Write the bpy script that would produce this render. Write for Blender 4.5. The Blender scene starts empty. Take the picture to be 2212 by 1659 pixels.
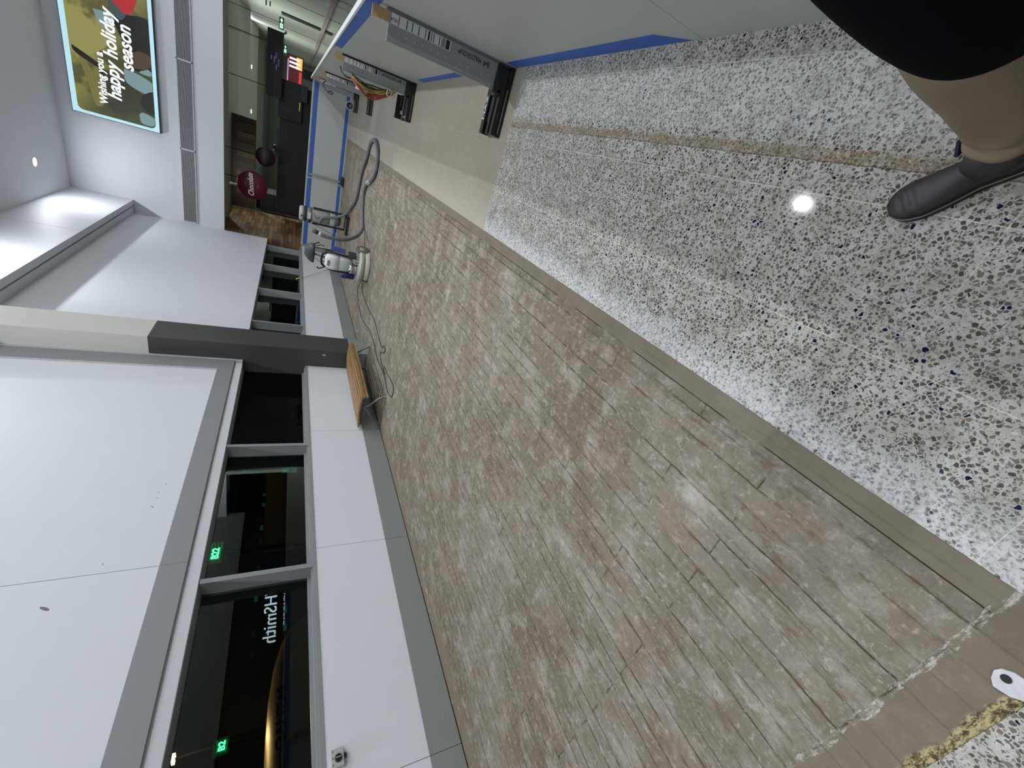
import bpy, bmesh, math, random
from mathutils import Vector, Matrix
S = bpy.context.scene
COL = S.collection
random.seed(7)

# ---------------------------------------------------------------- camera, world, exposure
EYE = 1.6
FPX = 886.0
R_ = Vector((0.8538, 0.2938, -0.4299)); D_ = Vector((0.5183, -0.4001, 0.7559)); G_ = Vector((-0.0499, 0.8680, 0.4940))
# phone held on its side: picture right = down in the room, picture up = right in the room
def w_(e): return Vector((R_.dot(e), D_.dot(e), -G_.dot(e)))
ax_x = w_(Vector((0, 1, 0))).normalized()
ax_y = w_(Vector((1, 0, 0)))
ax_y = (ax_y - ax_x * ax_y.dot(ax_x)).normalized()
ax_z = ax_x.cross(ax_y)
cam_data = bpy.data.cameras.new('camera')
cam_data.sensor_fit = 'HORIZONTAL'; cam_data.sensor_width = 36.0
cam_data.lens = FPX / 2212.0 * 36.0
cam_data.clip_start = 0.02; cam_data.clip_end = 300
cam = bpy.data.objects.new('camera', cam_data); COL.objects.link(cam)
cam.matrix_world = Matrix(((ax_x.x, ax_y.x, ax_z.x, 0), (ax_x.y, ax_y.y, ax_z.y, 0), (ax_x.z, ax_y.z, ax_z.z, EYE), (0, 0, 0, 1)))
S.camera = cam
wd = bpy.data.worlds.new('night_sky'); S.world = wd; wd.use_nodes = True
wd.node_tree.nodes['Background'].inputs[0].default_value = (0.20, 0.24, 0.36, 1)
wd.node_tree.nodes['Background'].inputs[1].default_value = 0.006
S.view_settings.view_transform = 'Standard'
S.view_settings.look = 'None'
S.view_settings.gamma = 1.0
S.view_settings.exposure = -0.33
S.cycles.max_bounces = 8; S.cycles.diffuse_bounces = 5; S.cycles.glossy_bounces = 4
S.cycles.transparent_max_bounces = 12
S.cycles.sample_clamp_indirect = 6.0

# ---------------------------------------------------------------- helpers: materials
def hx(h, a=1.0):
    h = h.lstrip('#'); o = []
    for i in (0, 2, 4):
        c = int(h[i:i + 2], 16) / 255.0
        o.append(c / 12.92 if c <= 0.04045 else ((c + 0.055) / 1.055) ** 2.4)
    return (o[0], o[1], o[2], a)

class NT:
    def __init__(s, name):
        s.m = bpy.data.materials.new(name); s.m.use_nodes = True
        s.t = s.m.node_tree; s.n = s.t.nodes; s.l = s.t.links
        s.b = s.n['Principled BSDF']; s.out = s.n['Material Output']
        s._tc = None
    def put(s, sock, v):
        if hasattr(v, 'links') or isinstance(v, bpy.types.NodeSocket): s.l.new(v, sock)
        else: sock.default_value = v
    def obj(s):
        if not s._tc: s._tc = s.n.new('ShaderNodeTexCoord')
        return s._tc.outputs['Object']
    def math(s, op, a, b=0.0, c=0.0, clamp=False):
        n = s.n.new('ShaderNodeMath'); n.operation = op; n.use_clamp = clamp
        s.put(n.inputs[0], a); s.put(n.inputs[1], b); s.put(n.inputs[2], c); return n.outputs[0]
    def sep(s, v):
        n = s.n.new('ShaderNodeSeparateXYZ'); s.l.new(v, n.inputs[0]); return n.outputs
    def comb(s, x, y, z=0.0):
        n = s.n.new('ShaderNodeCombineXYZ'); s.put(n.inputs[0], x); s.put(n.inputs[1], y); s.put(n.inputs[2], z); return n.outputs[0]
    def mapv(s, v, scale=(1, 1, 1), loc=(0, 0, 0), rot=(0, 0, 0)):
        n = s.n.new('ShaderNodeMapping'); s.l.new(v, n.inputs[0]); n.inputs[1].default_value = loc; n.inputs[2].default_value = rot; n.inputs[3].default_value = scale
        return n.outputs[0]
    def noise(s, v, scale=5, detail=4, rough=0.55, dist=0.0):
        n = s.n.new('ShaderNodeTexNoise'); s.l.new(v, n.inputs['Vector']); n.inputs['Scale'].default_value = scale
        n.inputs['Detail'].default_value = detail; n.inputs['Roughness'].default_value = rough; n.inputs['Distortion'].default_value = dist
        return n.outputs['Fac']
    def vor(s, v, scale, feature='F1', rand=1.0):
        n = s.n.new('ShaderNodeTexVoronoi'); n.feature = feature; s.l.new(v, n.inputs['Vector']); n.inputs['Scale'].default_value = scale
        n.inputs['Randomness'].default_value = rand; return n.outputs
    def step(s, v, a, b):
        n = s.n.new('ShaderNodeMapRange'); n.interpolation_type = 'SMOOTHSTEP'; s.put(n.inputs[0], v); n.inputs[1].default_value = a; n.inputs[2].default_value = b
        return n.outputs[0]
    def mix(s, f, a, b):
        n = s.n.new('ShaderNodeMix'); n.data_type = 'RGBA'; s.put(n.inputs[0], f); s.put(n.inputs[6], a); s.put(n.inputs[7], b); return n.outputs[2]
    def bump(s, h, strength=0.3, dist=0.01):
        n = s.n.new('ShaderNodeBump'); n.inputs['Strength'].default_value = strength; n.inputs['Distance'].default_value = dist
        s.l.new(h, n.inputs['Height']); s.l.new(n.outputs[0], s.b.inputs['Normal'])
    def base(s, v): s.put(s.b.inputs['Base Color'], v)
    def rough(s, v): s.put(s.b.inputs['Roughness'], v)

_mc = {}
def mat(name, col, rough=0.5, metal=0.0, var=0.06, vscale=9.0, emit=None, estr=0.0, bump=0.0, bscale=120.0, spec=0.5):
    if name in _mc: return _mc[name]
    k = NT(name); c = hx(col) if isinstance(col, str) else col
    dk = (c[0] * (1 - var), c[1] * (1 - var), c[2] * (1 - var), 1); lt = (min(1, c[0] * (1 + var)), min(1, c[1] * (1 + var)), min(1, c[2] * (1 + var)), 1)
    k.base(k.mix(k.noise(k.obj(), vscale, 3), dk, lt)); k.rough(rough); k.b.inputs['Metallic'].default_value = metal
    k.b.inputs['Specular IOR Level'].default_value = spec
    if emit:
        k.b.inputs['Emission Color'].default_value = hx(emit) if isinstance(emit, str) else emit
        k.b.inputs['Emission Strength'].default_value = estr
    if bump: k.bump(k.noise(k.obj(), bscale, 3), bump, 0.004)
    _mc[name] = k.m; return k.m

# ---------------------------------------------------------------- helpers: meshes
class MB:
    def __init__(s): s.bm = bmesh.new(); s.mi = 0
    def quad(s, *p):
        f = s.bm.faces.new([s.bm.verts.new(Vector(q)) for q in p]); f.material_index = s.mi; return f
    def box(s, x0, x1, y0, y1, z0, z1, bev=0.0, M=None, seg=2):
        vs = [s.bm.verts.new((x, y, z)) for z in (z0, z1) for x, y in ((x0, y0), (x1, y0), (x1, y1), (x0, y1))]
        fs = [(3, 2, 1, 0), (4, 5, 6, 7), (0, 1, 5, 4), (1, 2, 6, 5), (2, 3, 7, 6), (3, 0, 4, 7)]
        fc = []
        for f in fs:
            q = s.bm.faces.new([vs[i] for i in f]); q.material_index = s.mi; fc.append(q)
        if M is not None:
            for v in vs: v.co = M @ v.co
        if bev > 0:
            es = list({e for f in fc for e in f.edges})
            bmesh.ops.bevel(s.bm, geom=es, offset=bev, segments=seg, affect='EDGES', profile=0.6)
        return s
    def ring(s, pts):
        return [s.bm.verts.new(Vector(p)) for p in pts]
    def loft(s, rings, cap=True, closed=True, smooth=True):
        rr = [s.ring(r) for r in rings]; n = len(rr[0])
        for a, b in zip(rr[:-1], rr[1:]):
            for i in range(n if closed else n - 1):
                j = (i + 1) % n
                f = s.bm.faces.new((a[i], a[j], b[j], b[i])); f.smooth = smooth; f.material_index = s.mi
        if cap and closed:
            f = s.bm.faces.new(list(reversed(rr[0]))); f.material_index = s.mi
            f = s.bm.faces.new(rr[-1]); f.material_index = s.mi
        return s
    def tube(s, pts, r, n=10, cap=True, rfun=None):
        pts = [Vector(p) for p in pts]; rings = []; up = None
        for i, p in enumerate(pts):
            t = (pts[min(i + 1, len(pts) - 1)] - pts[max(i - 1, 0)]).normalized()
            if up is None:
                up = Vector((0, 0, 1)) if abs(t.z) < 0.9 else Vector((1, 0, 0))
            a = t.cross(up)
            if a.length < 1e-4: a = t.cross(Vector((1, 0, 0)))
            a.normalize(); b = a.cross(t).normalized(); up = b
            rad = rfun(i) if rfun else (r[i] if isinstance(r, (list, tuple)) else r)
            rings.append([p + a * (rad * math.cos(q * 2 * math.pi / n)) + b * (rad * math.sin(q * 2 * math.pi / n)) for q in range(n)])
        return s.loft(rings, cap)
    def lathe(s, prof, c=(0, 0, 0), n=32, M=None, cap=True):
        c = Vector(c); rings = []
        for r, z in prof:
            ring = []
            for q in range(n):
                a = q * 2 * math.pi / n; v = Vector((r * math.cos(a), r * math.sin(a), z))
                if M is not None: v = M @ v
                ring.append(v + c)
            rings.append(ring)
        return s.loft(rings, cap)
    def prism(s, poly, a, b, axis='z'):
        def P(u, v, w):
            return {'z': (u, v, w), 'x': (w, u, v), 'y': (u, w, v)}[axis]
        r0 = [P(u, v, a) for u, v in poly]; r1 = [P(u, v, b) for u, v in poly]
        return s.loft([r0, r1], True, True, False)
    def build(s, name, mats, parent=None, world=True, bev=0.0, origin=None):
        bmesh.ops.recalc_face_normals(s.bm, faces=s.bm.faces)
        me = bpy.data.meshes.new(name)
        off = Vector((0, 0, 0))
        if parent is None and world:
            if origin is not None: off = Vector(origin)
        elif parent is not None and world:
            q = parent
            while q is not None: off += q.location; q = q.parent
        for v in s.bm.verts: v.co -= off
        s.bm.to_mesh(me); s.bm.free()
        for m in (mats if isinstance(mats, (list, tuple)) else [mats]): me.materials.append(m)
        o = bpy.data.objects.new(name, me); COL.objects.link(o)
        if parent is not None: o.parent = parent
        else: o.location = off
        if bev: 
            md = o.modifiers.new('bevel', 'BEVEL'); md.width = bev; md.segments = 2; md.limit_method = 'ANGLE'
        return o
def smooth_path(pts, k=6):
    pts = [Vector(p) for p in pts]; out = []
    for i in range(len(pts) - 1):
        p0 = pts[max(i - 1, 0)]; p1 = pts[i]; p2 = pts[i + 1]; p3 = pts[min(i + 2, len(pts) - 1)]
        for j in range(k):
            t = j / k; out.append(0.5 * ((2 * p1) + (p2 - p0) * t + (2 * p0 - 5 * p1 + 4 * p2 - p3) * t * t + (3 * p1 - p0 - 3 * p2 + p3) * t ** 3))
    out.append(pts[-1]); return out
def tag(o, label=None, cat=None, group=None, kind=None):
    if label: o['label'] = label
    if cat: o['category'] = cat
    if group: o['group'] = group
    if kind: o['kind'] = kind
    return o
def thing(name, loc, label, cat, group=None, rz=0.0):
    o = bpy.data.objects.new(name, None); COL.objects.link(o); o.location = loc; o.rotation_euler = (0, 0, rz); o.empty_display_size = 0.1
    return tag(o, label, cat, group)
def struct(o): o['kind'] = 'structure'; return o
def relabel_dup(o, loc, label):
    c = o.copy(); COL.objects.link(c); c.location = loc
    if label: c['label'] = label
    def rec(a, b):
        for ch in list(a.children):
            d = ch.copy(); COL.objects.link(d); d.parent = b; rec(ch, d)
    rec(o, c); return c
def text(name, body, size, org, right, up, m, parent=None, extrude=0.001, shear=0.0, bold=0.0, align='LEFT', sx=1.0, space=1.0):
    cu = bpy.data.curves.new(name, 'FONT'); cu.body = body; cu.size = size; cu.extrude = extrude; cu.shear = shear; cu.offset = bold; cu.align_x = align; cu.space_character = space
    cu.resolution_u = 3
    t = bpy.data.objects.new(name, cu); COL.objects.link(t)
    bpy.context.view_layer.update()
    me = bpy.data.meshes.new_from_object(t.evaluated_get(bpy.context.evaluated_depsgraph_get()))
    bpy.data.objects.remove(t); bpy.data.curves.remove(cu)
    r = Vector(right).normalized(); u = Vector(up).normalized(); n = r.cross(u); o_ = Vector(org)
    off = Vector((0, 0, 0)); q = parent
    while q is not None: off += q.location; q = q.parent
    for v in me.vertices: v.co = o_ + r * (v.co.x * sx) + u * v.co.y + n * v.co.z - off
    me.name = name; me.materials.clear(); me.materials.append(m)
    ob = bpy.data.objects.new(name, me); COL.objects.link(ob)
    if parent is not None: ob.parent = parent
    return ob

# ---------------------------------------------------------------- lamps in the ceiling
CZ = 7.27
def downlight(x, y, label, power=190.0):
    t = thing('downlight', (x, y, CZ), label, 'downlight', 'recessed downlights in the tall ceiling')
    MB().lathe([(0.10, -0.004), (0.135, -0.006), (0.14, 0.0)], (x, y, CZ), 28, cap=False).build('trim_ring', mat('downlight_trim', '#d8dadc', 0.4), t)
    MB().lathe([(0.001, -0.003), (0.10, -0.003)], (x, y, CZ), 28, cap=False).build('lens', mat('downlight_lens', '#ffffff', 0.4, emit='#f4f7ff', estr=30.0), t)
    ld = bpy.data.lights.new('downlight_beam', 'AREA'); ld.shape = 'DISK'; ld.size = 0.12; ld.energy = power; ld.color = (0.93, 0.965, 1.0)
    lo = bpy.data.objects.new('downlight_beam', ld); COL.objects.link(lo); lo.parent = t; lo.location = (0, 0, -0.012)
    return t
downlight(-3.23, 15.67, 'bright recessed ceiling downlight near the far upper wall corner', 85.0)
k = 0
for yy, w1 in ((10.7, 'over the middle of the walkway'), (5.7, 'above the near hoarding'), (0.7, 'above the camera side'), (-4.3, 'at the rear of the hall')):
    for xx, w2 in ((-3.23, 'window side'), (1.25 if yy == 5.7 else 5.2, 'centre'), (7.9, 'shop side')):
        downlight(xx, yy, 'recessed ceiling downlight on the %s, %s' % (w2, w1), 120.0 if xx < 0 else (250.0 if xx == 1.25 else 230.0))
downlight(5.2, 15.3, 'recessed ceiling downlight in the centre by the illuminated screen', 130.0); downlight(7.9, 15.3, 'recessed ceiling downlight on the shop side by the end wall')

# added uplight trough on the shop-side wall, out of view, to brighten the ceiling
tr_ = thing('added_uplight', (8.85, 5.0, 5.9), 'added long white uplight trough, out of view, brightening the ceiling', 'added uplight')
MB().box(8.70, 9.0, -6.0, 16.0, 5.86, 5.90).build('trough', mat('trough_white', '#c8cacc', 0.5), tr_)
MB().box(8.70, 8.715, -6.0, 16.0, 5.90, 5.98).build('lip', mat('trough_white', '#c8cacc', 0.5), tr_)
ld = bpy.data.lights.new('added_uplight_beam', 'AREA'); ld.shape = 'RECTANGLE'; ld.size = 0.2; ld.size_y = 21.0; ld.energy = 900; ld.color = (0.95, 0.97, 1.0)
lo = bpy.data.objects.new('added_uplight_beam', ld); COL.objects.link(lo); lo.parent = tr_; lo.location = (0, 0, 0.03); lo.rotation_euler = (math.pi, 0, 0)

# ---------------------------------------------------------------- surface materials
WHITE = mat('white_wall_panel', '#c9ccd2', 0.55, var=0.02, vscale=3.0, bump=0.02)
GREYP = mat('grey_wall_band', '#7d8082', 0.5, var=0.04, vscale=4.0)
KICK = mat('grey_kick_panel', '#7d8180', 0.5, var=0.04, vscale=3.0)
FRAME = mat('grey_window_frame', '#7f8386', 0.45, var=0.05)
DARKCOL = mat('charcoal_column', '#3a3836', 0.42, var=0.10, vscale=5.0)
CEIL = mat('ceiling_paint', '#dcdee4', 0.7, var=0.03, vscale=1.5)
BLACK = mat('black_gap', '#050505', 0.8)

def glass_mat():
    k = NT('window_glass'); k.n.remove(k.b)
    tr = k.n.new('ShaderNodeBsdfTransparent'); tr.inputs[0].default_value = (0.82, 0.86, 0.84, 1)
    gl = k.n.new('ShaderNodeBsdfGlossy'); gl.inputs['Roughness'].default_value = 0.004; gl.inputs['Color'].default_value = (0.9, 0.95, 0.93, 1)
    fr = k.n.new('ShaderNodeFresnel'); fr.inputs[0].default_value = 1.33
    mx = k.n.new('ShaderNodeMixShader'); k.l.new(fr.outputs[0], mx.inputs[0]); k.l.new(tr.outputs[0], mx.inputs[1]); k.l.new(gl.outputs[0], mx.inputs[2])
    k.l.new(mx.outputs[0], k.out.inputs[0]); return k.m
GLASS = glass_mat()

def concrete_mat():
    k = NT('ground_concrete'); P = k.obj(); x, y, z = k.sep(P)
    big = k.noise(P, 0.9, 5, 0.6); mid = k.noise(P, 4.5, 6, 0.65); fine = k.noise(P, 60, 4, 0.7)
    st = k.noise(k.mapv(P, (34, 2.4, 1)), 1.0, 6, 0.7, 0.3)
    st2 = k.noise(k.mapv(P, (70, 5, 1), loc=(3, 1, 0)), 1.0, 4, 0.7)
    c = k.mix(k.step(big, 0.33, 0.68), hx('#6e6659'), hx('#857f74'))
    c = k.mix(k.step(mid, 0.46, 0.66), c, hx('#958f84'))
    c = k.mix(k.math('MULTIPLY', k.step(k.noise(k.mapv(P, (1, 1, 1), loc=(9, 4, 0)), 2.1, 4, 0.6), 0.52, 0.72), 0.55), c, hx('#715f4f'))
    c = k.mix(k.math('MULTIPLY', k.step(st, 0.52, 0.68), 0.40), c, hx('#594f41'))
    c = k.mix(k.math('MULTIPLY', k.step(st2, 0.60, 0.76), 0.18), c, hx('#b3aea3'))
    c = k.mix(k.math('MULTIPLY', k.step(fine, 0.35, 0.7), 0.22), c, hx('#565045'))
    g1 = k.noise(k.mapv(P, (150, 12, 1)), 1.0, 6, 0.75, 0.4); g2 = k.noise(P, 220, 4, 0.8); g3 = k.noise(P, 28, 6, 0.75)
    c = k.mix(k.math('MULTIPLY', k.step(g1, 0.54, 0.68), 0.22), c, hx('#5c5345'))
    c = k.mix(k.math('MULTIPLY', k.step(g3, 0.53, 0.66), 0.45), c, hx('#b1ada3'))
    c = k.mix(k.math('MULTIPLY', k.step(g2, 0.54, 0.66), 0.40), c, hx('#554d40'))
    g4 = k.noise(k.mapv(P, (16, 8, 1), loc=(3, 8, 0)), 1.0, 8, 0.78, 0.5)
    c = k.mix(k.math('MULTIPLY', k.step(g4, 0.54, 0.64), 0.50), c, hx('#a9a69e'))
    c = k.mix(k.math('MULTIPLY', k.step(k.noise(k.mapv(P, (11, 5, 1), loc=(1, 2, 0)), 1.0, 8, 0.75, 0.5), 0.54, 0.66), 0.50), c, hx('#60543f'))
    c = k.mix(k.math('MULTIPLY', k.step(k.noise(k.mapv(P, (3, 1.6, 1), loc=(7, 2, 0)), 1.0, 5, 0.6), 0.50, 0.68), 0.24), c, hx('#7d6c5e'))
    # impressions of the floor boards that lay here: rows along the hall, broken by wear
    wob = k.math('MULTIPLY', k.math('SUBTRACT', k.noise(k.mapv(P, (6, 3.5, 1)), 1.0, 6, 0.7), 0.5), 0.034)
    br = k.n.new('ShaderNodeTexBrick'); br.offset = 0.37; br.offset_frequency = 2
    k.l.new(k.comb(y, k.math('ADD', x, wob), 0.0), br.inputs['Vector'])
    br.inputs['Scale'].default_value = 1.0; br.inputs['Mortar Size'].default_value = 0.0045; br.inputs['Mortar Smooth'].default_value = 0.6
    br.inputs['Brick Width'].default_value = 0.95; br.inputs['Row Height'].default_value = 0.092
    gm = k.noise(k.mapv(P, (9, 1.3, 1), loc=(2, 7, 0)), 1.0, 5, 0.65)
    gr = k.math('MULTIPLY', br.outputs['Fac'], k.math('MULTIPLY', k.step(gm, 0.40, 0.60), k.step(k.noise(k.mapv(P, (60, 14, 1)), 1.0, 5, 0.8), 0.30, 0.55)))
    c = k.mix(k.math('MULTIPLY', gr, 0.95), c, hx('#3b352b'))
    hal = k.n.new('ShaderNodeTexBrick'); hal.offset = 0.37; hal.offset_frequency = 2
    k.l.new(k.comb(y, k.math('ADD', x, wob), 0.0), hal.inputs['Vector'])
    hal.inputs['Scale'].default_value = 1.0; hal.inputs['Mortar Size'].default_value = 0.018; hal.inputs['Mortar Smooth'].default_value = 1.0
    hal.inputs['Brick Width'].default_value = 0.95; hal.inputs['Row Height'].default_value = 0.092
    c = k.mix(k.math('MULTIPLY', k.math('MULTIPLY', hal.outputs['Fac'], k.step(k.noise(k.mapv(P, (28, 9, 1)), 1.0, 6, 0.8), 0.48, 0.58)), 0.55), c, hx('#5b4f3e'))
    c = k.mix(k.math('MULTIPLY', k.math('MULTIPLY', hal.outputs['Fac'], k.step(k.noise(k.mapv(P, (45, 12, 1), loc=(4, 4, 0)), 1.0, 6, 0.8), 0.56, 0.64)), 0.55), c, hx('#bcb8ad'))
    # smooth brown edging and pale glue flecks along the window wall
    ed = k.math('SUBTRACT', 1.0, k.step(k.math('ADD', x, k.math('MULTIPLY', k.noise(k.mapv(P, (2, 1.5, 1)), 1.0, 3), 0.30)), -4.20, -4.07))
    near = k.math('SUBTRACT', 1.0, k.step(y, 4.5, 7.5))
    ed = k.math('MULTIPLY', ed, k.math('MULTIPLY', near, 0.9))
    c = k.mix(ed, c, hx('#776e60'))
    fl = k.step(k.noise(k.mapv(P, (26, 7, 1)), 1.0, 5, 0.75), 0.60, 0.68)
    c = k.mix(k.math('MULTIPLY', k.math('MULTIPLY', fl, ed), 0.9), c, hx('#c9c5ba'))
    # pale grinding dust patches
    du = k.step(k.noise(k.mapv(P, (1.3, 0.8, 1), loc=(5, 5, 0)), 1.7, 5, 0.7), 0.60, 0.74)
    c = k.mix(k.math('MULTIPLY', du, 0.6), c, hx('#b4b5b0'))
    # plain edge strip beside the terrazzo and its dark saw cut
    sx = k.step(x, -0.590, -0.584)
    c = k.mix(k.math('MULTIPLY', sx, 0.85), c, k.mix(k.noise(k.mapv(P, (1, 2, 1)), 3, 4), hx('#827a6b'), hx('#70695c')))
    cut = k.math('COMPARE', x, -0.587, 0.0024)
    c = k.mix(k.math('MULTIPLY', cut, k.step(k.noise(k.mapv(P, (1, 1.6, 1)), 1.3, 3), 0.40, 0.50)), c, hx('#3d352a'))
    # smoother brown end beyond the pale cross line
    wy = k.math('ADD', y, k.math('MULTIPLY', k.math('SUBTRACT', k.noise(P, 9, 5, 0.7), 0.5), 0.06))
    en = k.math('SUBTRACT', 1.0, k.step(wy, -0.02, 0.0))
    c = k.mix(k.math('MULTIPLY', en, 0.8), c, k.mix(k.noise(P, 5, 4), hx('#7d7467'), hx('#665e53')))
    gp = k.math('MULTIPLY', k.math('COMPARE', wy, -0.004, 0.010), k.step(k.noise(k.mapv(P, (22, 80, 1)), 1.0, 5, 0.8), 0.47, 0.62))
    c = k.mix(k.math('MULTIPLY', k.math('MULTIPLY', gp, 0.75), k.step(x, -2.6, -0.9)), c, hx('#bdbdb5'))
    gl = k.math('SUBTRACT', 1.0, k.step(wy, -0.128, -0.116))
    c = k.mix(gl, c, k.mix(k.step(k.noise(k.mapv(P, (30, 60, 1)), 1.0, 5, 0.8), 0.42, 0.58), hx('#4d4234'), hx('#ab9f78')))
    k.base(c); k.rough(k.math('ADD', 0.78, k.math('MULTIPLY', mid, 0.3)))
    k.b.inputs['Specular IOR Level'].default_value = 0.04
    h = k.math('SUBTRACT', k.math('MULTIPLY', st, 0.5), gr); k.bump(h, 0.35, 0.004)
    return k.m
CONC = concrete_mat()

def terrazzo_mat():
    k = NT('terrazzo_tile'); P = k.obj(); x, y, z = k.sep(P)
    W = k.n.new('ShaderNodeVectorMath'); W.operation = 'ADD'; k.l.new(P, W.inputs[0])
    nz = k.n.new('ShaderNodeTexNoise'); k.l.new(P, nz.inputs['Vector']); nz.inputs['Scale'].default_value = 80
    sc = k.n.new('ShaderNodeVectorMath'); sc.operation = 'SCALE'; k.l.new(nz.outputs['Color'], sc.inputs[0]); sc.inputs['Scale'].default_value = 0.009
    k.l.new(sc.outputs[0], W.inputs[1])
    base = k.mix(k.step(k.noise(P, 7, 6, 0.7), 0.35, 0.65), hx('#9f9d96'), hx('#bcbcb8'))
    base = k.mix(k.math('MULTIPLY', k.step(k.noise(P, 150, 3, 0.7), 0.4, 0.62), 0.35), base, hx('#8e8c86'))
    def chips(scale, dens, thr, rnd, seed):
        V = k.mapv(W.outputs[0], (1, 1, 1), loc=seed); V = k.mapv(V, (1, 1, 0))
        a = k.vor(V, scale, 'F1'); e = k.vor(V, scale, 'DISTANCE_TO_EDGE')
        rr, gg, bb = k.sep(a['Color'])
        m = k.math('MULTIPLY', k.math('LESS_THAN', rr, dens), k.step(k.math('SUBTRACT', e['Distance'], k.math('MULTIPLY', gg, rnd)), thr, thr + 0.02))
        m = k.math('MULTIPLY', m, k.math('SUBTRACT', 1.0, k.step(a['Distance'], 0.50, 0.60)))
        return m, rr, gg, bb
    m2, r2, g2, b2 = chips(74, 0.5, 0.03, 0.25, (7, 3, 0))
    base = k.mix(k.math('MULTIPLY', m2, 0.7), base, k.mix(g2, hx('#99988f'), hx('#bfbfbb')))
    m3, r3, g3, b3 = chips(240, 0.24, 0.10, 0.2, (1, 9, 0))
    base = k.mix(k.math('MULTIPLY', m3, 0.85), base, hx('#4c4a44'))
    m4, r4, g4, b4 = chips(118, 0.45, 0.04, 0.15, (4, 4, 0))
    base = k.mix(k.math('MULTIPLY', m4, k.math('MULTIPLY_ADD', b4, 0.5, 0.4)), base, k.mix(g4, hx('#4f4d48'), hx('#7b7973')))
    m1, r1, g1, b1 = chips(82, 0.68, 0.035, 0.13, (0, 0, 0))
    chipc = k.mix(b1, hx('#4a4843'), hx('#706e69'))
    chipc = k.mix(k.math('GREATER_THAN', b1, 0.972), chipc, hx('#17173a'))
    chipc = k.mix(k.math('MULTIPLY', k.math('GREATER_THAN', g1, 0.93), 1.0), chipc, hx('#77695a'))
    c = k.mix(m1, base, chipc)
    # thin pale joints of the 0.4 m tiles
    def line(v, at, w): return k.math('COMPARE', v, at, w)
    jx = k.math('MAXIMUM', k.math('MAXIMUM', line(x, 0.262, 0.0012), line(x, -0.142, 0.0012)), line(x, 0.690, 0.0012))
    ym = k.math('PINGPONG', k.math('SUBTRACT', y, 0.49), 0.2025)
    jy = k.math('LESS_THAN', ym, 0.0011)
    jy = k.math('MULTIPLY', jy, k.step(k.noise(k.mapv(P, (2, 2, 1)), 1.0, 2), 0.44, 0.56))
    j = k.math('MAXIMUM', jx, jy)
    c = k.mix(k.math('MULTIPLY', j, 0.7), c, hx('#d2d0c4'))
    # whiter speckled strips beside the cut edge and by the hoarding foot
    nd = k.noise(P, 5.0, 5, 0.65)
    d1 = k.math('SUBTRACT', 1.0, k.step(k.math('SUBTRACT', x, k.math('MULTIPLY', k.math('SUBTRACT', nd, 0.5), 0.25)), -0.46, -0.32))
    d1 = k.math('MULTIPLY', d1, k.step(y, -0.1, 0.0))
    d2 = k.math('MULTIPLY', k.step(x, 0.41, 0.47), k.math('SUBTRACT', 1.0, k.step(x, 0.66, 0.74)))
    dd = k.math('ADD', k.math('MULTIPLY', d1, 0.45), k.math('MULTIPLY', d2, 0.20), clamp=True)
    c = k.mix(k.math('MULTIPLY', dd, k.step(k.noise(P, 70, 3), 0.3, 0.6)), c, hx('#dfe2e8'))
    # brown glue line left by a removed partition
    wx = k.math('ADD', x, k.math('MULTIPLY', k.math('SUBTRACT', k.noise(k.mapv(P, (3, 3, 1)), 2.0, 5, 0.7), 0.5), 0.02))
    gx = k.math('ADD', wx, k.math('MULTIPLY', k.math('SUBTRACT', k.noise(P, 60, 4, 0.8), 0.5), 0.03))
    gb = k.math('SUBTRACT', k.step(gx, 0.360, 0.366), k.step(gx, 0.398, 0.412))
    gb = k.math('MULTIPLY', gb, k.step(k.noise(P, 90, 4, 0.75), 0.30, 0.60))
    c = k.mix(k.math('MULTIPLY', gb, 0.78), c, k.mix(k.noise(P, 25, 3), hx('#5f5139'), hx('#8f8063')))
    c = k.mix(k.math('MULTIPLY', line(wx, 0.364, 0.0018), 0.6), c, hx('#463c2c'))
    # rubbed beige and grey zones further down the hall
    wy = k.math('ADD', y, k.math('MULTIPLY', k.math('SUBTRACT', k.noise(P, 3, 3), 0.5), 0.05))
    zb = k.math('SUBTRACT', k.step(wy, 3.72, 3.80), k.step(wy, 8.45, 8.60))
    bc = k.mix(k.noise(k.mapv(P, (1, 0.7, 1)), 3, 5, 0.6), hx('#898374'), hx('#9e988a'))
    bc = k.mix(k.math('MULTIPLY', k.step(k.noise(P, 75, 3), 0.50, 0.62), 0.45), bc, hx('#7d7667'))
    bc = k.mix(k.math('MULTIPLY', k.math('SUBTRACT', 1.0, k.step(x, -0.48, -0.1)), 0.5), bc, hx('#b3ae9f'))
    c = k.mix(k.math('MULTIPLY', zb, 0.93), c, k.mix(k.math('MULTIPLY', j, 0.22), bc, hx('#c9c4b2')))
    zg = k.step(wy, 8.45, 8.60)
    gc = k.mix(k.noise(k.mapv(P, (1, 0.6, 1)), 2.2, 5, 0.6), hx('#8b877c'), hx('#9c998f'))
    gc = k.mix(k.math('MULTIPLY', k.step(k.noise(P, 60, 3), 0.50, 0.62), 0.35), gc, hx('#6f6d66'))
    c = k.mix(k.math('MULTIPLY', zg, 0.95), c, gc)
    k.base(c)
    k.rough(k.math('ADD', 0.06, k.math('MULTIPLY', k.math('ADD', dd, k.step(wy, 3.7, 3.8), clamp=True), 0.4)))
    k.b.inputs['Specular IOR Level'].default_value = 0.08
    return k.m
TERR = terrazzo_mat()

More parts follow.
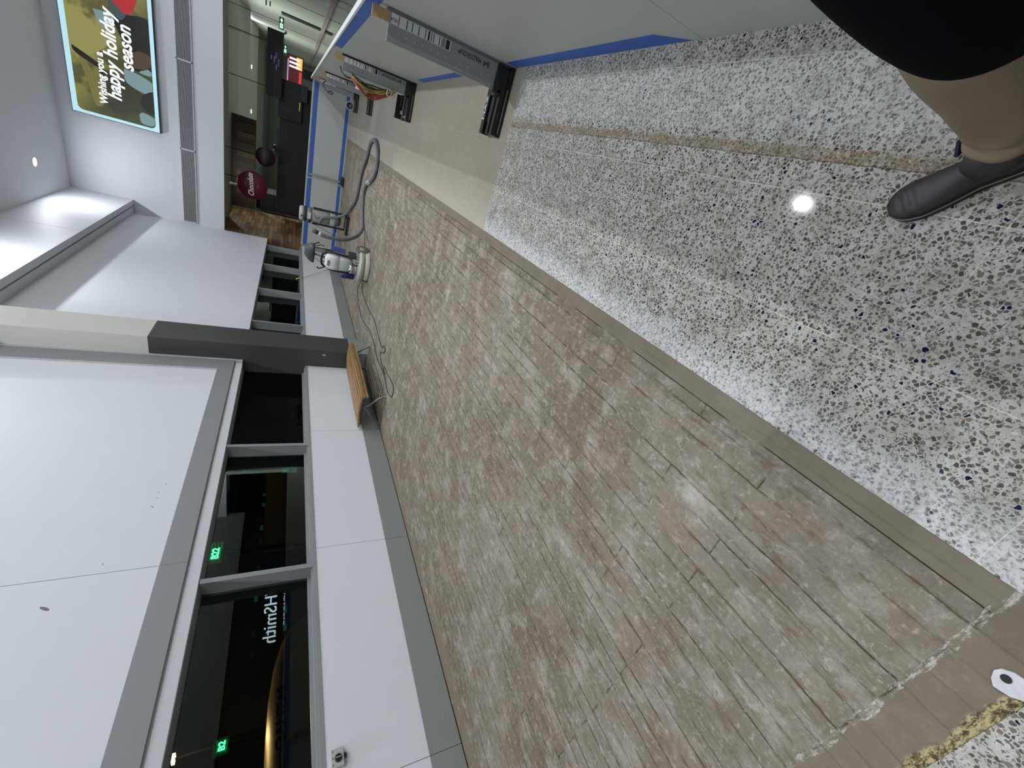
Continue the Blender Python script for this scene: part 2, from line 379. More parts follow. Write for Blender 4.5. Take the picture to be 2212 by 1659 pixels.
# ---------------------------------------------------------------- floor
XW = -4.488
fl = MB()
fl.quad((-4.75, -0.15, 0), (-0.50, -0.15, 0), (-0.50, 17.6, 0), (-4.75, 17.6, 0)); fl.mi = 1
fl.quad((-0.50, -8.2, 0.005), (9.2, -8.2, 0.005), (9.2, 17.6, 0.005), (-0.50, 17.6, 0.005))
fl.quad((-0.50, -0.15, 0), (-0.50, -0.15, 0.005), (-0.50, 17.6, 0.005), (-0.50, 17.6, 0))
fl.quad((-4.75, -8.2, 0.003), (-0.50, -8.2, 0.003), (-0.50, -0.15, 0.003), (-4.75, -0.15, 0.003)); fl.mi = 2
fl.quad((-10, 17.6, 0), (9.2, 17.6, 0), (9.2, 50, 0), (-10, 50, 0))
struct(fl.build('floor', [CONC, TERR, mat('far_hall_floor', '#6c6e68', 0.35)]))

# ---------------------------------------------------------------- window wall
def seamed(mb, x0, x1, ys, z0, z1, gap=0.004):
    for a, b in zip(ys[:-1], ys[1:]): mb.box(x0, x1, a + gap / 2, b - gap / 2, z0, z1)
ys = [-8.2, -5.7, -3.35, -1.03, 1.30, 3.64, 5.97, 8.15]
ys2 = [8.83, 11.10, 13.42, 15.60, 17.5]
kb = MB(); seamed(kb, -4.7, XW, ys, 0.0, 0.302); seamed(kb, -4.7, XW, ys2, 0, 0.302)
kb.box(-4.7, -4.118, 8.150, 8.83, 0, 0.33)
kb.mi = 1; kb.box(-4.7, XW - 0.004, -8.2, 17.5, 0.001, 0.30)
kb.box(-4.60, XW + 0.0008, -8.2, 8.14, -0.001, 0.010); kb.box(-4.60, XW + 0.0008, 8.84, 17.4, -0.001, 0.010)
struct(kb.build('baseboard_left', [KICK, BLACK]))
wl = MB(); seamed(wl, -4.7, XW, ys, 0.302, 1.112); seamed(wl, -4.7, XW, ys2, 0.302, 1.112)
YB = [-8.2, -4.2, -0.25, 3.65, 7.73]
seamed(wl, -4.75, -4.452, YB, 2.565, CZ, 0.006)
seamed(wl, -4.75, XW, [8.83, 13.35, 17.5], 2.212, CZ, 0.002)
wl.box(-4.75, XW, -8.2, 8.15, 2.212, 2.335)
wl.mi = 2
for yq, zq, a_, l_ in ((3.35, 3.29, 1.0, .045), (4.49, 2.79, .9, .018), (4.63, 2.775, .2, .014), (4.72, 2.78, .5, .010), (4.86, 2.74, .4, .014), (3.76, 3.02, .1, .012)):
    wl.prism([(yq + math.cos(q / 8 * 2 * math.pi) * l_ * math.cos(a_) - math.sin(q / 8 * 2 * math.pi) * l_ * .3 * math.sin(a_), zq + math.cos(q / 8 * 2 * math.pi) * l_ * math.sin(a_) + math.sin(q / 8 * 2 * math.pi) * l_ * .3 * math.cos(a_)) for q in range(8)], -4.4525, -4.4512, 'x')
wl.mi = 1; wl.box(-4.74, -4.49, -8.2, 17.5, 0.31, 1.10); wl.box(-4.74, -4.49, -8.2, 8.1, 2.34, CZ)
struct(wl.build('wall_left', [WHITE, BLACK, mat('wall_chip', '#6d6a66', .8)]))
tb = MB(); seamed(tb, -4.75, -4.445, [-8.2, -0.25, 3.65, 8.10], 2.335, 2.565, 0.003)
tb.box(-4.75, -4.445, 7.78, 8.10, 2.565, CZ)
struct(tb.build('trim_1', GREYP))
tt = MB(); tt.box(-4.75, -4.449, 7.73, 7.78, 2.565, CZ); tt.box(-4.75, -4.44, 8.10, 8.15, 2.212, CZ)
struct(tt.build('trim_2', mat('pale_trim', '#a9acaf', 0.5)))
sl = MB()
for a, b in ((-8.2, 8.15), (8.83, 17.5)):
    sl.box(-4.73, XW + 0.004, a, b, 1.112, 1.150); sl.box(-4.73, -4.53, a, b, 1.150, 1.168); sl.box(-4.75, -4.55, a, b, 2.200, 2.214)
struct(sl.build('trim_3', FRAME))
WM = [-3.2, -0.98, 1.23, 3.40, 5.62]
WM2 = [10.13, 12.30, 14.50, 16.70]
def bay(n, a, b, post_a=True):
    w = MB()
    if post_a: w.box(-4.73, -4.505, a, a + 0.055, 1.150, 2.212)
    w.box(-4.73, -4.66, a, b, 1.168, 1.20); w.box(-4.72, -4.67, a, b, 2.188, 2.212)
    o = w.build('window_%d' % n, FRAME); struct(o)
    g = MB().box(-4.694, -4.690, a + (0.055 if post_a else 0), b, 1.20, 2.19).build('pane', GLASS, o)
n = 1
bb = [-8.2] + WM + [8.15]
for a, b in zip(bb[:-1], bb[1:]): bay(n, a, b, a > -8); n += 1
bb = [8.83] + WM2 + [17.5]
for a, b in zip(bb[:-1], bb[1:]): bay(n, a, b, a > 9); n += 1

# column
cl = MB(); cl.box(-4.72, -4.12, 8.15, 8.83, 0.33, 3.575); cl.mi = 1; cl.box(-4.72, -4.12, 8.15, 8.83, 3.575, CZ)
co = struct(cl.build('pillar', [DARKCOL, mat('pillar_upper_paint', '#b9b8b3', 0.55, var=0.03)]))
sc = MB()
for i in range(7):
    a = random.uniform(0, 0.05); sc.box(-4.235 + a, -4.228 + a, 8.147, 8.151, 0.79 + random.uniform(0, .05), 0.80 + random.uniform(0, .06))
sc.build('scuff_mark', mat('scuff_white', '#c9c8c0', 0.7), co)

# fascia with its slot, ceiling, end wall, outer walls
fa = MB(); fa.box(-4.24, -4.085, -8.2, 17.5, 5.845, CZ); fa.box(-4.488, -4.29, -8.2, 17.5, 5.86, 5.95); fa.mi = 1; fa.box(-4.488, -4.24, -8.2, 17.5, 5.95, 5.98)
struct(fa.build('trim_4', [WHITE, BLACK]))
for yq in (13.35, 9.4):
    struct(MB().box(-4.0845, -4.0835, yq, yq + 0.006, 5.85, CZ).build('trim_5', mat('seam_grey', '#8d9096', 0.7)))
struct(MB().box(-4.75, 9.2, -8.2, 17.7, CZ, CZ + 0.1).build('ceiling', CEIL))
struct(MB().box(XW, 9.2, 17.5, 17.7, 3.50, CZ).build('wall_end', mat('end_wall_paint', '#c3c6cd', 0.6, var=0.02)))
struct(MB().box(-4.75, 9.2, -8.3, -8.2, 0, CZ).build('wall_back', mat('back_wall_paint', '#9b9c98', 0.6)))

# air grilles in the end wall
GR = mat('grille_frame_paint', '#b4b7bd', 0.5); GB = mat('grille_bar', '#8f9195', 0.45, 0.2); GD = mat('grille_dark', '#2c2d30', 0.8)
for i, (a, b, lb) in enumerate(((-4.41, -2.26, 'grey linear air grille in the end wall, nearest the window wall'), (-2.22, 0.08, 'grey linear air grille in the end wall below the screen edge'), (0.12, 2.45, 'grey linear air grille in the end wall, furthest from the windows'))):
    t = thing('air_grille', ((a + b) / 2, 17.5, 4.24), lb, 'vent', 'linear grilles in a row on the end wall')
    MB().box(a, b, 17.488, 17.499, 4.24, 4.60).build('backing', GD, t)
    f = MB(); f.box(a - .02, b + .02, 17.46, 17.499, 4.585, 4.61); f.box(a - .02, b + .02, 17.46, 17.499, 4.23, 4.255); f.box(a - .02, a, 17.46, 17.499, 4.23, 4.61); f.box(b, b + .02, 17.46, 17.499, 4.23, 4.61)
    f.build('frame', GR, t)
    s = MB()
    for q in range(13): s.box(a, b, 17.468, 17.488, 4.262 + q * 0.0247, 4.262 + q * 0.0247 + 0.013)
    s.build('louvre', GB, t)

# illuminated screen
def em(name, col, s): return mat(name, '#101010', 0.4, emit=col, estr=s, var=0.0)
t = thing('wall_screen', (-0.2, 17.4, 5.03), 'large illuminated advertising screen with holiday greeting on the end wall', 'screen')
x0, x1, z0, z1 = -1.98, 1.55, 5.04, 6.93
f = MB(); f.box(x0, x1, 17.36, 17.49, z0, z1, 0.004); f.build('housing', mat('screen_housing', '#0c0d10', 0.35), t)
pb = MB(); pb.quad((x0 + .015, 17.355, z0 + .015), (x1 - .015, 17.355, z0 + .015), (x1 - .015, 17.355, z1 - .015), (x0 + .015, 17.355, z1 - .015)); pb.build('border', em('screen_border', '#b9e6f2', 1.25), t)
def picture_mat():
    k = NT('screen_picture'); P = k.obj(); x, y, z = k.sep(P)
    d = k.math('ADD', k.math('MULTIPLY', x, 0.55), k.math('MULTIPLY', z, 1.0))
    c = k.mix(k.step(d, 0.3, 1.5), hx('#46481f'), hx('#a6a25a'))
    c = k.mix(k.math('MULTIPLY', k.step(k.noise(k.mapv(P, (1, 1, 1), rot=(0, 0.7, 0)), 1.3, 3), 0.48, 0.6), 0.7), c, hx('#27291a'))
    k.base((0.01, 0.01, 0.01, 1)); k.put(k.b.inputs['Emission Color'], c); k.b.inputs['Emission Strength'].default_value = 0.9
    return k.m
def rrect(a, b, c, d, r, n=6):
    o = []
    for cx, cz, a0 in ((b - r, d - r, 0), (a + r, d - r, 90), (a + r, c + r, 180), (b - r, c + r, 270)):
        for i in range(n + 1):
            q = math.radians(a0 + 90 * i / n); o.append((cx + r * math.cos(q), cz + r * math.sin(q)))
    return o
pm = MB(); pm.prism(rrect(x0 + .09, x1 - .09, z0 + .10, z1 - .13, 0.12), 17.349, 17.354, 'y'); pm.build('picture', picture_mat(), t)
def sp(name, poly, m, d=17.347): return MB().prism(poly, d, d + 0.0015, 'y').build(name, m, t)
def sps(name, pts, m, d):
    c = smooth_path([(p[0], 0, p[1]) for p in pts] + [(pts[0][0], 0, pts[0][1])], 5)[:-1]
    c = [(min(max(p.x, x0 + .1), x1 - .1), min(max(p.z, z0 + .11), z1 - .14)) for p in c]
    return MB().prism(c, d, d + 0.0006, 'y').build(name, m, t)
sps('picture_roof', [(0.19, 6.78), (-0.37, 6.78), (-0.53, 6.49), (-0.07, 6.0), (0.25, 6.55)], em('pic_gold', '#b4b06a', 0.75), 17.3480)
sps('picture_roof', [(-0.59, 6.65), (-1.27, 6.51), (-1.7, 6.39), (-1.43, 6.19), (-0.69, 6.5)], em('pic_gold2', '#8d8a4a', 0.75), 17.3478)
sps('picture_beam', [(-0.4, 6.76), (-0.56, 6.7), (-0.75, 6.27), (-0.64, 6.27)], em('pic_dark', '#23251a', 0.7), 17.3476)
sps('picture_seat_back', [(-0.74, 6.29), (-1.27, 6.12), (-1.6, 5.7), (-1.43, 5.38), (-1.17, 5.35), (-0.82, 5.79)], em('pic_olive', '#3b3a22', 0.7), 17.3474)
sps('picture_shadow', [(0.5, 5.9), (-0.16, 5.65), (-0.5, 5.7), (-0.5, 5.1), (0.04, 5.1), (0.7, 5.1), (0.67, 5.6)], em('pic_black', '#100e12', 0.7), 17.3472)
sps('picture_window', [(-0.58, 5.74), (-0.91, 5.70), (-1.05, 5.22), (-0.77, 5.12), (-0.62, 5.42)], em('pic_ice', '#8fb0b4', 0.8), 17.3470)
sps('picture_window', [(-1.61, 5.49), (-1.82, 5.45), (-1.83, 5.2), (-1.64, 5.13), (-1.54, 5.39)], em('pic_ice', '#8fb0b4', 0.8), 17.3468)
sps('picture_hair', [(-1.10, 5.40), (-1.31, 5.44), (-1.49, 5.32), (-1.49, 5.10), (-0.95, 5.10)], em('pic_black', '#100e12', 0.7), 17.3466)
sps('picture_head', [(-0.20, 5.58), (-0.47, 5.56), (-0.41, 5.22), (-0.13, 5.14), (-0.05, 5.38)], em('pic_brown', '#5d4534', 0.8), 17.3464)
sps('picture_collar', [(-0.42, 5.22), (-0.55, 5.42), (-0.58, 5.2), (-0.5, 5.12)], em('pic_ice', '#8fb0b4', 0.8), 17.3462)
sps('picture_mirror', [(0.55, 6.25), (0.27, 6.15), (0.22, 5.95), (0.55, 5.88)], em('pic_ice', '#8fb0b4', 0.8), 17.3460)
sps('picture_glass', [(0.68, 5.95), (0.52, 5.7), (0.8, 5.58), (0.95, 5.85)], em('pic_teal', '#4a5f62', 0.8), 17.3458)
sps('picture_sleeve', [(0.95, 5.95), (0.68, 5.57), (1.10, 5.35), (1.42, 5.5), (1.4, 6.0)], em('pic_red', '#c5262f', 0.9), 17.3456)
TW = em('screen_lettering_white', '#f2fbff', 1.5)
rt, upv = (1, 0, 0), (0, 0, 1)
text('lettering', 'Wishing you a', 0.23, (-1.60, 17.345, 6.16), rt, upv, TW, t, 0.0008, 0.1, 0.006, sx=0.92)
text('lettering', 'happy holiday', 0.40, (-1.42, 17.345, 5.86), rt, upv, TW, t, 0.0008, 0.25, 0.010, sx=0.93)
text('lettering', 'season', 0.40, (-0.60, 17.345, 5.54), rt, upv, TW, t, 0.0008, 0.25, 0.010, sx=0.93)

# socket box on the window wall
t = thing('wall_switch_box', (XW, 1.53, 0.99), 'small pale grey box with a round black key switch on the window wall', 'switch box')
s = MB(); s.box(-4.486, -4.432, 1.45, 1.575, 0.985, 1.082, 0.005); s.mi = 1
for q in range(3): s.box(-4.4325, -4.4315, 1.46 + q * .045, 1.475 + q * .045, 1.064, 1.072)
s.build('case', [mat('switch_case', '#a6aaa3', 0.4), mat('switch_marking', '#55585a', 0.5)], t)
RX = Matrix.Rotation(math.pi / 2, 3, 'Y')
MB().lathe([(0.028, 0), (0.028, 0.012), (0.022, 0.02)], (-4.433, 1.505, 1.028), 24, M=RX).build('dial', mat('switch_dial', '#15161c', 0.3), t)
MB().box(-4.414, -4.405, 1.500, 1.510, 1.006, 1.05, 0.001).build('pointer', mat('dial_pointer', '#707274', 0.4), t)
MB().box(-4.47, -4.44, 1.50, 1.53, 0.962, 0.986, 0.004).build('plug', mat('plug_black', '#08080a', 0.5), t)

# ---------------------------------------------------------------- hoardings
HB = mat('hoarding_board', '#9fa29d', 0.45, var=0.05, vscale=1.4)
HB2 = mat('hoarding_board_far', '#a5a8a4', 0.6, var=0.03, vscale=1.4)
CAP = mat('hoarding_cap', '#c3c8c8', 0.4)
TAPE = mat('blue_tape', '#2d56a0', 0.55, var=0.08, vscale=12)
HX = 0.79
hy = [-2.6, 1.87, 4.75, 7.62, 10.6, 13.6, 16.90]
for i, (a, b) in enumerate(zip(hy[:-1], hy[1:])):
    lb = ['pale grey hoarding board beside the camera and the walking person', 'pale grey hoarding board behind the large metal brace in front', 'pale grey hoarding board between the first and second brace', 'pale grey hoarding board behind the orange and yellow cord bundle', 'pale grey hoarding board beside the third brace', 'last pale grey hoarding board of the side run, meeting the far corner'][i]
    t = thing('hoarding_board', (HX, (a + b) / 2, 0), lb, 'hoarding', 'hoarding boards along the right of the floor works')
    MB().box(HX, HX + 0.016, a + .0015, b - .0015, 0.006, 1.20).build('sheet', HB, t)
    MB().box(HX - 0.012, HX + 0.045, a + .001, b - .001, 1.198, 1.212).build('top_cap', CAP, t)
    if i in (1, 2):
        MB().box(HX - .0012, HX - .0002, (4.0 if i == 2 else 2.0) if i == 1 else 4.76, 4.74 if i == 1 else 7.25, 1.10, 1.185).build('tape', TAPE, t)
    if i == 1:
        tp = MB().prism([(1.93, 0.012), (2.10, 0.115), (3.92, 0.115), (3.92, 0.012)], HX - .0012, HX - .0002, 'x'); tp.build('tape', TAPE, t)
    if i == 2: MB().box(HX - .0012, HX - .0002, 4.9, 7.2, 0.012, 0.11).build('tape', TAPE, t)
fx = [-4.30, -2.02, 0.79]
for i, (a, b) in enumerate(zip(fx[:-1], fx[1:])):
    lb = ['pale grey hoarding board across the far end behind the grinder and extractor', 'pale grey hoarding board across the far end behind the looped hose'][i]
    t = thing('hoarding_board', ((a + b) / 2, 16.9, 0), lb, 'hoarding', 'hoarding boards across the far end')
    MB().box(a + .002, b - .002, 16.90, 16.916, 0.004, 1.13).build('sheet', HB2, t)
    MB().box(a, b, 16.888, 16.945, 1.128, 1.150).build('top_cap', CAP, t)
    MB().box(a + .02, b - .02, 16.8985, 16.8998, 0.97, 1.10).build('tape', TAPE, t)
    MB().box(a + .02, b - .02, 16.8985, 16.8998, 0.05, 0.15).build('tape', TAPE, t)

# braces that hold the hoarding up
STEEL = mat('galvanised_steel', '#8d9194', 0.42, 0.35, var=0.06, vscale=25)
STEELD = mat('galvanised_dark', '#6f7275', 0.45, 0.35)  # darker grey steel for the plain backing rails
PLY = mat('plywood_packer', '#a98c61', 0.6, var=0.12, vscale=30)
FOOT = mat('black_foot_plastic', '#17181a', 0.35, var=0.15)
STK = mat('white_sticker', '#c2c2c6', 0.5, var=0.04, vscale=60); INK = mat('print_black', '#141416', 0.6); DOT = mat('bolt_hole_pale', '#b6babd', 0.4)
def brace(y0, label, seam=False, dark_strip=False, big=True, pins=0):
    t = thing('hoarding_brace', (HX, y0, 0), label, 'brace', 'steel braces with black feet holding up the hoarding')
    zt = 1.035; xa, xb, xc, xd = HX - 0.022, HX - 0.092, HX - 0.17, HX - 0.195
    p = MB()
    prof = [(xa, y0), (xb, y0), (xb - .004, y0 + .004), (xc, y0 + .006), (xc - .006, y0 + .018), (xd, y0 + .022), (xd, y0 + .06), (xd + .012, y0 + .06), (xd + .012, y0 + .034), (xc, y0 + .03), (xb, y0 + .045), (xa, y0 + .045)]
    p.prism(prof, 0.09, zt, 'z'); p.mi = 1
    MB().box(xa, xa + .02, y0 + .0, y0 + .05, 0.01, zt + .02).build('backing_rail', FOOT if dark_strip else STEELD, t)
    for q in range(12):
        z = 0.96 - q * 0.062; p.lathe([(0.0045, 0), (0.0035, 0.003)], (xb - .042, y0 + .004, z), 10, M=Matrix.Rotation(math.pi / 2, 3, 'X'))
    p.build('post', [STEEL, DOT if big else INK], t)
    MB().box(xb + .005, xa, y0 + .006, y0 + .035, zt, zt + .12).build('packer', PLY, t)
    b = MB(); b.box(xb + .003, xa - .003, y0 - .0012, y0 - .0002, 0.565, zt - .012); b.mi = 1
    for z, h in ((0.905, .006), (0.865, .006), (0.815, .006), (0.765, .005), (0.735, .012), (0.718, .005), (0.700, .005), (0.655, .005), (0.635, .004), (0.628, .003), (0.620, .005), (0.612, .003), (0.575, .030)):
        b.box(xb + .006, xa - .006, y0 - .0022, y0 - .0013, z, z + h)
    b.mi = 2; b.box(xb + .006, xa - .006, y0 - .0022, y0 - .0013, 0.964, 0.970); b.build('sticker', [STK, INK, mat('label_red', '#a03034', 0.5)], t)
    if big:
        text('lettering', 'VLA', 0.03, (xb + .040, y0 - .0022, 0.975), (0, 0, 1), (-1, 0, 0), INK, t, 0.0003)
    text('lettering', 'MAZGROUP', 0.046, (xb + .050, y0 - .0015, 0.30), (0, 0, 1), (-1, 0, 0), INK, t, 0.0004, sx=0.80)
    lg = MB()
    for a, c_ in (((0, 0), (0, 1)), ((0, 1), (.45, .35)), ((.45, .35), (.9, 1)), ((.9, 1), (.9, 0)), ((.2, 0), (.75, .62))):
        P0 = Vector((xb + .052 - a[1] * .038, y0 - .0012, 0.235 + a[0] * .045)); P1 = Vector((xb + .052 - c_[1] * .038, y0 - .0012, 0.235 + c_[0] * .045)); lg.tube([P0, P1], 0.0028, 6)
    lg.build('emblem', INK, t)
    # foot: long black moulded channel across the floor
    fo = MB(); x_in, x_out = HX - .01, 0.262
    fo.box(x_out, x_in, y0 - .035, y0 + .19, 0.006, 0.045, 0.006)
    fo.box(x_out + .004, x_in - .02, y0 - .028, y0 + .025, 0.04, 0.092, 0.01)
    fo.box(x_out + .004, x_in - .10, y0 + .055, y0 + .10, 0.04, 0.098, 0.014)
    fo.box(x_out + .10, x_in - .16, y0 + .115, y0 + .14, 0.04, 0.090, 0.010)
    fo.box(x_out, x_in - .12, y0 + .165, y0 + .235, 0.006, 0.105, 0.008)
    fo.box(x_in - .21, x_in - .005, y0 - .020, y0 + .012, 0.05, 0.155, 0.008)
    fo.box(x_in - .23, x_in - .16, y0 - .02, y0 + .09, 0.05, 0.135, 0.02)
    fb = fo.build('foot', FOOT, t)
    MB().box(x_out + .03, x_in - .16, y0 - .0365, y0 - .0345, 0.030, 0.036).build('edge_strip', mat('bright_edge', '#b8babb', 0.25, 0.9), fb)
    if big: text('lettering', 'MAZ', 0.05, (0.37, y0 + .182, 0.1065), (1, 0.0, 0), (0, 1, 0), mat('lettering_white', '#d8dadd', 0.5), fb, 0.0004, sx=1.8, bold=0.001)
    for q in range(pins):
        MB().lathe([(0.013, 0), (0.013, 0.004)], (x_out + .05, y0 - .0 + q * .062, (0.0925, 0.06, 0.0985)[q] - .002 if False else 0.0985), 14).build('pin', mat('pin_zinc', '#a8abad', 0.3, 0.8), fb)
    return t
brace(3.98, 'closest steel brace on the hoarding, large lettering along its post')
brace(7.68, 'second steel brace with the orange and yellow cord bundle hanging on it', dark_strip=True, big=False, pins=3)
brace(12.0, 'third steel brace along the hoarding, with a black strap hanging above it', dark_strip=True, big=False)
brace(14.9, 'furthest steel brace on the side hoarding, beside the white bucket', big=False)
# brace on the far board
t = thing('hoarding_brace', (-1.86, 16.9, 0), 'small steel brace on the far hoarding with a black foot', 'brace')
MB().box(-1.93, -1.87, 16.84, 16.897, 0.08, 0.98, 0.004).build('post', STEEL, t)
MB().box(-1.925, -1.875, 16.85, 16.897, 0.98, 1.06).build('packer', PLY, t)
fo = MB(); fo.box(-1.99, -1.72, 16.42, 16.895, 0.001, 0.05, 0.006); fo.box(-1.97, -1.90, 16.42, 16.895, 0.045, 0.11, 0.008); fo.box(-1.83, -1.74, 16.42, 16.85, 0.045, 0.11, 0.008)
fo.build('foot', FOOT, t)
# small foot piece leaning on second brace
t = thing('brace_foot', (0.5, 8.25, 0.005), 'spare black brace foot lying on its side behind the second brace', 'brace foot')
f = MB(); f.box(0.28, 0.62, 8.32, 8.34, 0.006, 0.14, 0.004); f.box(0.28, 0.62, 8.18, 8.34, 0.006, 0.03, 0.004); f.box(0.45, 0.62, 8.17, 8.19, 0.006, 0.10, 0.004)
f.build('channel', FOOT, t)
MB().box(0.35, 0.40, 8.165, 8.175, 0.035, 0.085, 0.002).build('slot', mat('slot_pale', '#a09a88', 0.6), t)

# cord bundle hanging on the second brace
t = thing('cord_bundle', (0.50, 7.62, 0.3), 'orange and yellow tangled cords hanging in a strap from the second brace', 'cord')
MB().tube(smooth_path([(0.63, 7.66, 1.07), (0.56, 7.60, 1.04), (0.53, 7.58, 0.98), (0.54, 7.60, 0.92), (0.60, 7.66, 0.90)]), 0.009, 8).build('strap', FOOT, t)
def strands(nm, col, n_, x_, dx, rr, z_top=0.92, z_bot=0.30):
    b = MB()
    for q in range(n_):
        a = random.uniform(-1, 1); c_ = random.uniform(-1, 1); pts = []
        zb = z_bot + random.uniform(0, .12)
        for i in range(13):
            u = i / 12; s_ = math.sin(u * math.pi)
            pts.append((x_ - dx * s_ * (0.5 + 0.5 * abs(a)) + 0.016 * math.sin(7 * u + 5 * c_), 7.60 + 0.035 * c_ * s_ - .03 + 0.012 * math.sin(9 * u + a * 4), z_top + (zb - z_top) * u))
        b.tube(pts, rr, 6)
    return b.build(nm, mat(nm + '_plastic', col, 0.45, var=0.15), t)
strands('orange_cord', '#8a3f26', 9, 0.545, 0.17, 0.008)
strands('yellow_cord', '#a8904c', 13, 0.565, 0.12, 0.006)
strands('dark_cord', '#3d3420', 6, 0.58, 0.09, 0.006)
cb = MB()
for q in range(5):
    cb.tube([(0.53 + 0.05 * math.cos(a * .7), 7.57 - .01 * q, 0.33 + 0.018 * q + 0.035 * math.sin(a * .7)) for a in range(10)], 0.005, 6)
cb.build('white_cord', mat('cord_cream', '#c9c4b0', 0.5), t)
MB().box(0.43, 0.47, 7.55, 7.585, 0.80, 0.85, 0.006).build('connector', mat('connector_white', '#d0d4c6', 0.4), t)
t = tag(MB().tube(smooth_path([(0.61, 12.02, 1.038), (0.60, 11.985, 1.045), (0.54, 11.94, 1.08), (0.47, 11.88, 1.05), (0.42, 11.87, 0.97), (0.40, 11.87, 0.90), (0.44, 11.88, 0.88), (0.45, 11.88, 0.94), (0.41, 11.87, 0.98)]), 0.010, 8).build('strap', FOOT), 'loose black strap hanging from the third brace', 'strap')
# white tub with black coil
t = thing('bucket', (0.40, 15.5, 0.005), 'white bucket with a coil of black cord in its mouth, far right corner', 'bucket')
TL = Matrix.Rotation(math.radians(72), 3, 'X')
MB().lathe([(0.085, 0.0), (0.105, 0.20), (0.112, 0.22), (0.10, 0.22), (0.08, 0.03), (0.001, 0.03)], (0.40, 15.52, 0.122), 28, M=TL, cap=False).build('tub', mat('bucket_white', '#cfd2d2', 0.4), t)
cb = MB()
for q in range(3):
    cb.tube([Vector((0.40, 15.52, 0.122)) + TL @ Vector(((0.05 + .014 * q) * math.cos(a / 20 * 2 * math.pi), (0.05 + .014 * q) * math.sin(a / 20 * 2 * math.pi), 0.19 + .01 * q)) for a in range(21)], 0.010, 8)
cb.build('coil', FOOT, t)

# ---------------------------------------------------------------- bench
WOOD = mat('oiled_bench_timber', '#a5743f', 0.45, var=0.22, vscale=14)
def wood_mat(name, c1, c2, sc, rough=0.5):
    k = NT(name); P = k.obj(); n1 = k.noise(k.mapv(P, sc), 1.0, 5, 0.6, 0.6)
    k.base(k.mix(k.step(n1, 0.35, 0.65), hx(c1), hx(c2))); k.rough(rough); return k.m
BW = wood_mat('bench_slat_timber', '#6f5434', '#9c7a4e', (60, 3, 60))
BY0, BY1 = 5.98, 8.02
t = thing('bench', (-4.1, 7.0, 0), 'low timber slat bench on curved grey metal legs against the window wall', 'bench')
nsl = 8
for i in range(nsl):
    u = i / (nsl - 1); x = -4.40 + u * 0.56
    z = 0.372 + 0.028 * math.cos((u - 0.55) * 4.2) * 0.5
    w = 0.031
    MB().box(x - w, x + w, BY0, BY1, z, z + 0.030, 0.004).build('slat', BW, t)
for k_, zz in ((0, 0.335), (1, 0.290)):
    MB().box(-3.838, -3.808, BY0, BY1, zz, zz + 0.036, 0.005).build('slat', BW, t)
MTL = mat('bench_leg_metal', '#6f7578', 0.35, 0.5)
for yy, nm in ((6.04, 'near'), (7.94, 'far')):
    prof = [(-4.43, 0.402), (-3.835, 0.368), (-3.82, 0.30), (-3.88, 0.305), (-3.98, 0.345), (-4.2, 0.345), (-4.40, 0.355)]
    MB().prism([(x_ - .0, z_ - .015) for x_, z_ in prof], yy - .022, yy - .004, 'y').build('end_bracket', mat('bench_bracket', '#4c4d4d', 0.5, 0.3), t)
    lg = MB()
    lg.tube(smooth_path([(-4.05, yy, 0.335), (-4.03, yy, 0.27), (-3.95, yy, 0.19), (-3.87, yy, 0.10), (-3.835, yy, 0.012)]), 0.017, 10)
    o = lg.build('leg', MTL, t)
    lg = MB(); lg.tube(smooth_path([(-4.05, yy, 0.335), (-4.10, yy, 0.27), (-4.22, yy, 0.20), (-4.33, yy, 0.11), (-4.39, yy, 0.012)]), 0.017, 10)
    lg.build('leg', MTL, t)
    MB().lathe([(0.026, -0.02), (0.03, 0), (0.026, .02)], (-4.055, yy, 0.325), 16, M=Matrix.Rotation(math.pi / 2, 3, 'X')).build('hub', MTL, t)
    for xx in (-3.835, -4.39): MB().lathe([(0.03, 0), (0.03, 0.006), (0.018, 0.02)], (xx, yy, 0.001), 14).build('foot_pad', MTL, t)

# ---------------------------------------------------------------- floor grinder
CH = mat('chrome_motor', '#c9cbcc', 0.12, 0.95); TNK = mat('white_tank', '#cfd2d6', 0.4, var=0.03); TNK2 = mat('tank_translucent', '#a3a6a6', 0.35, var=0.05)
NAVY = mat('navy_frame', '#1b2350', 0.4, var=0.2); BLU = mat('blue_shroud', '#363f86', 0.4, var=0.1); RIM = mat('grinder_ring', '#a3a69e', 0.35, 0.3)
GX, GY = -2.66, 9.62
t = thing('floor_grinder', (GX, GY, 0.0), 'upright floor grinder with white water tank and round grinding head', 'floor grinder', rz=math.radians(-14))
def gb(m, nm, mt, p=None): return m.build(nm, mt, p or t, world=False)
hd = gb(MB().lathe([(0.355, 0.004), (0.36, 0.02), (0.36, 0.115), (0.345, 0.125)], (0, 0, 0), 44), 'skirt', mat('skirt_pale', '#b5b3a6', 0.5))
gb(MB().lathe([(0.362, 0.118), (0.370, 0.125), (0.370, 0.20), (0.355, 0.215), (0.25, 0.235)], (0, 0, 0), 44), 'head_ring', RIM)
gb(MB().lathe([(0.3715, 0.116), (0.3715, 0.126)], (0, 0, 0), 44, cap=False), 'ring_seal', mat('seal_olive', '#54563e', 0.5))
gb(MB().box(-0.205, -0.190, -0.315, -0.293, 0.01, 0.118), 'skirt_gap', INK, hd)
gb(MB().lathe([(0.10, 0.22), (0.12, 0.24), (0.12, 0.36), (0.105, 0.40), (0.06, 0.42)], (-0.06, -0.10, 0), 28), 'motor', CH)
for q in range(3): gb(MB().lathe([(0.123, 0.25 + q * .035), (0.123, 0.256 + q * .035)], (-0.06, -0.10, 0), 28, cap=False), 'motor_band', mat('motor_red', '#8a4048', 0.4) if q == 1 else INK)
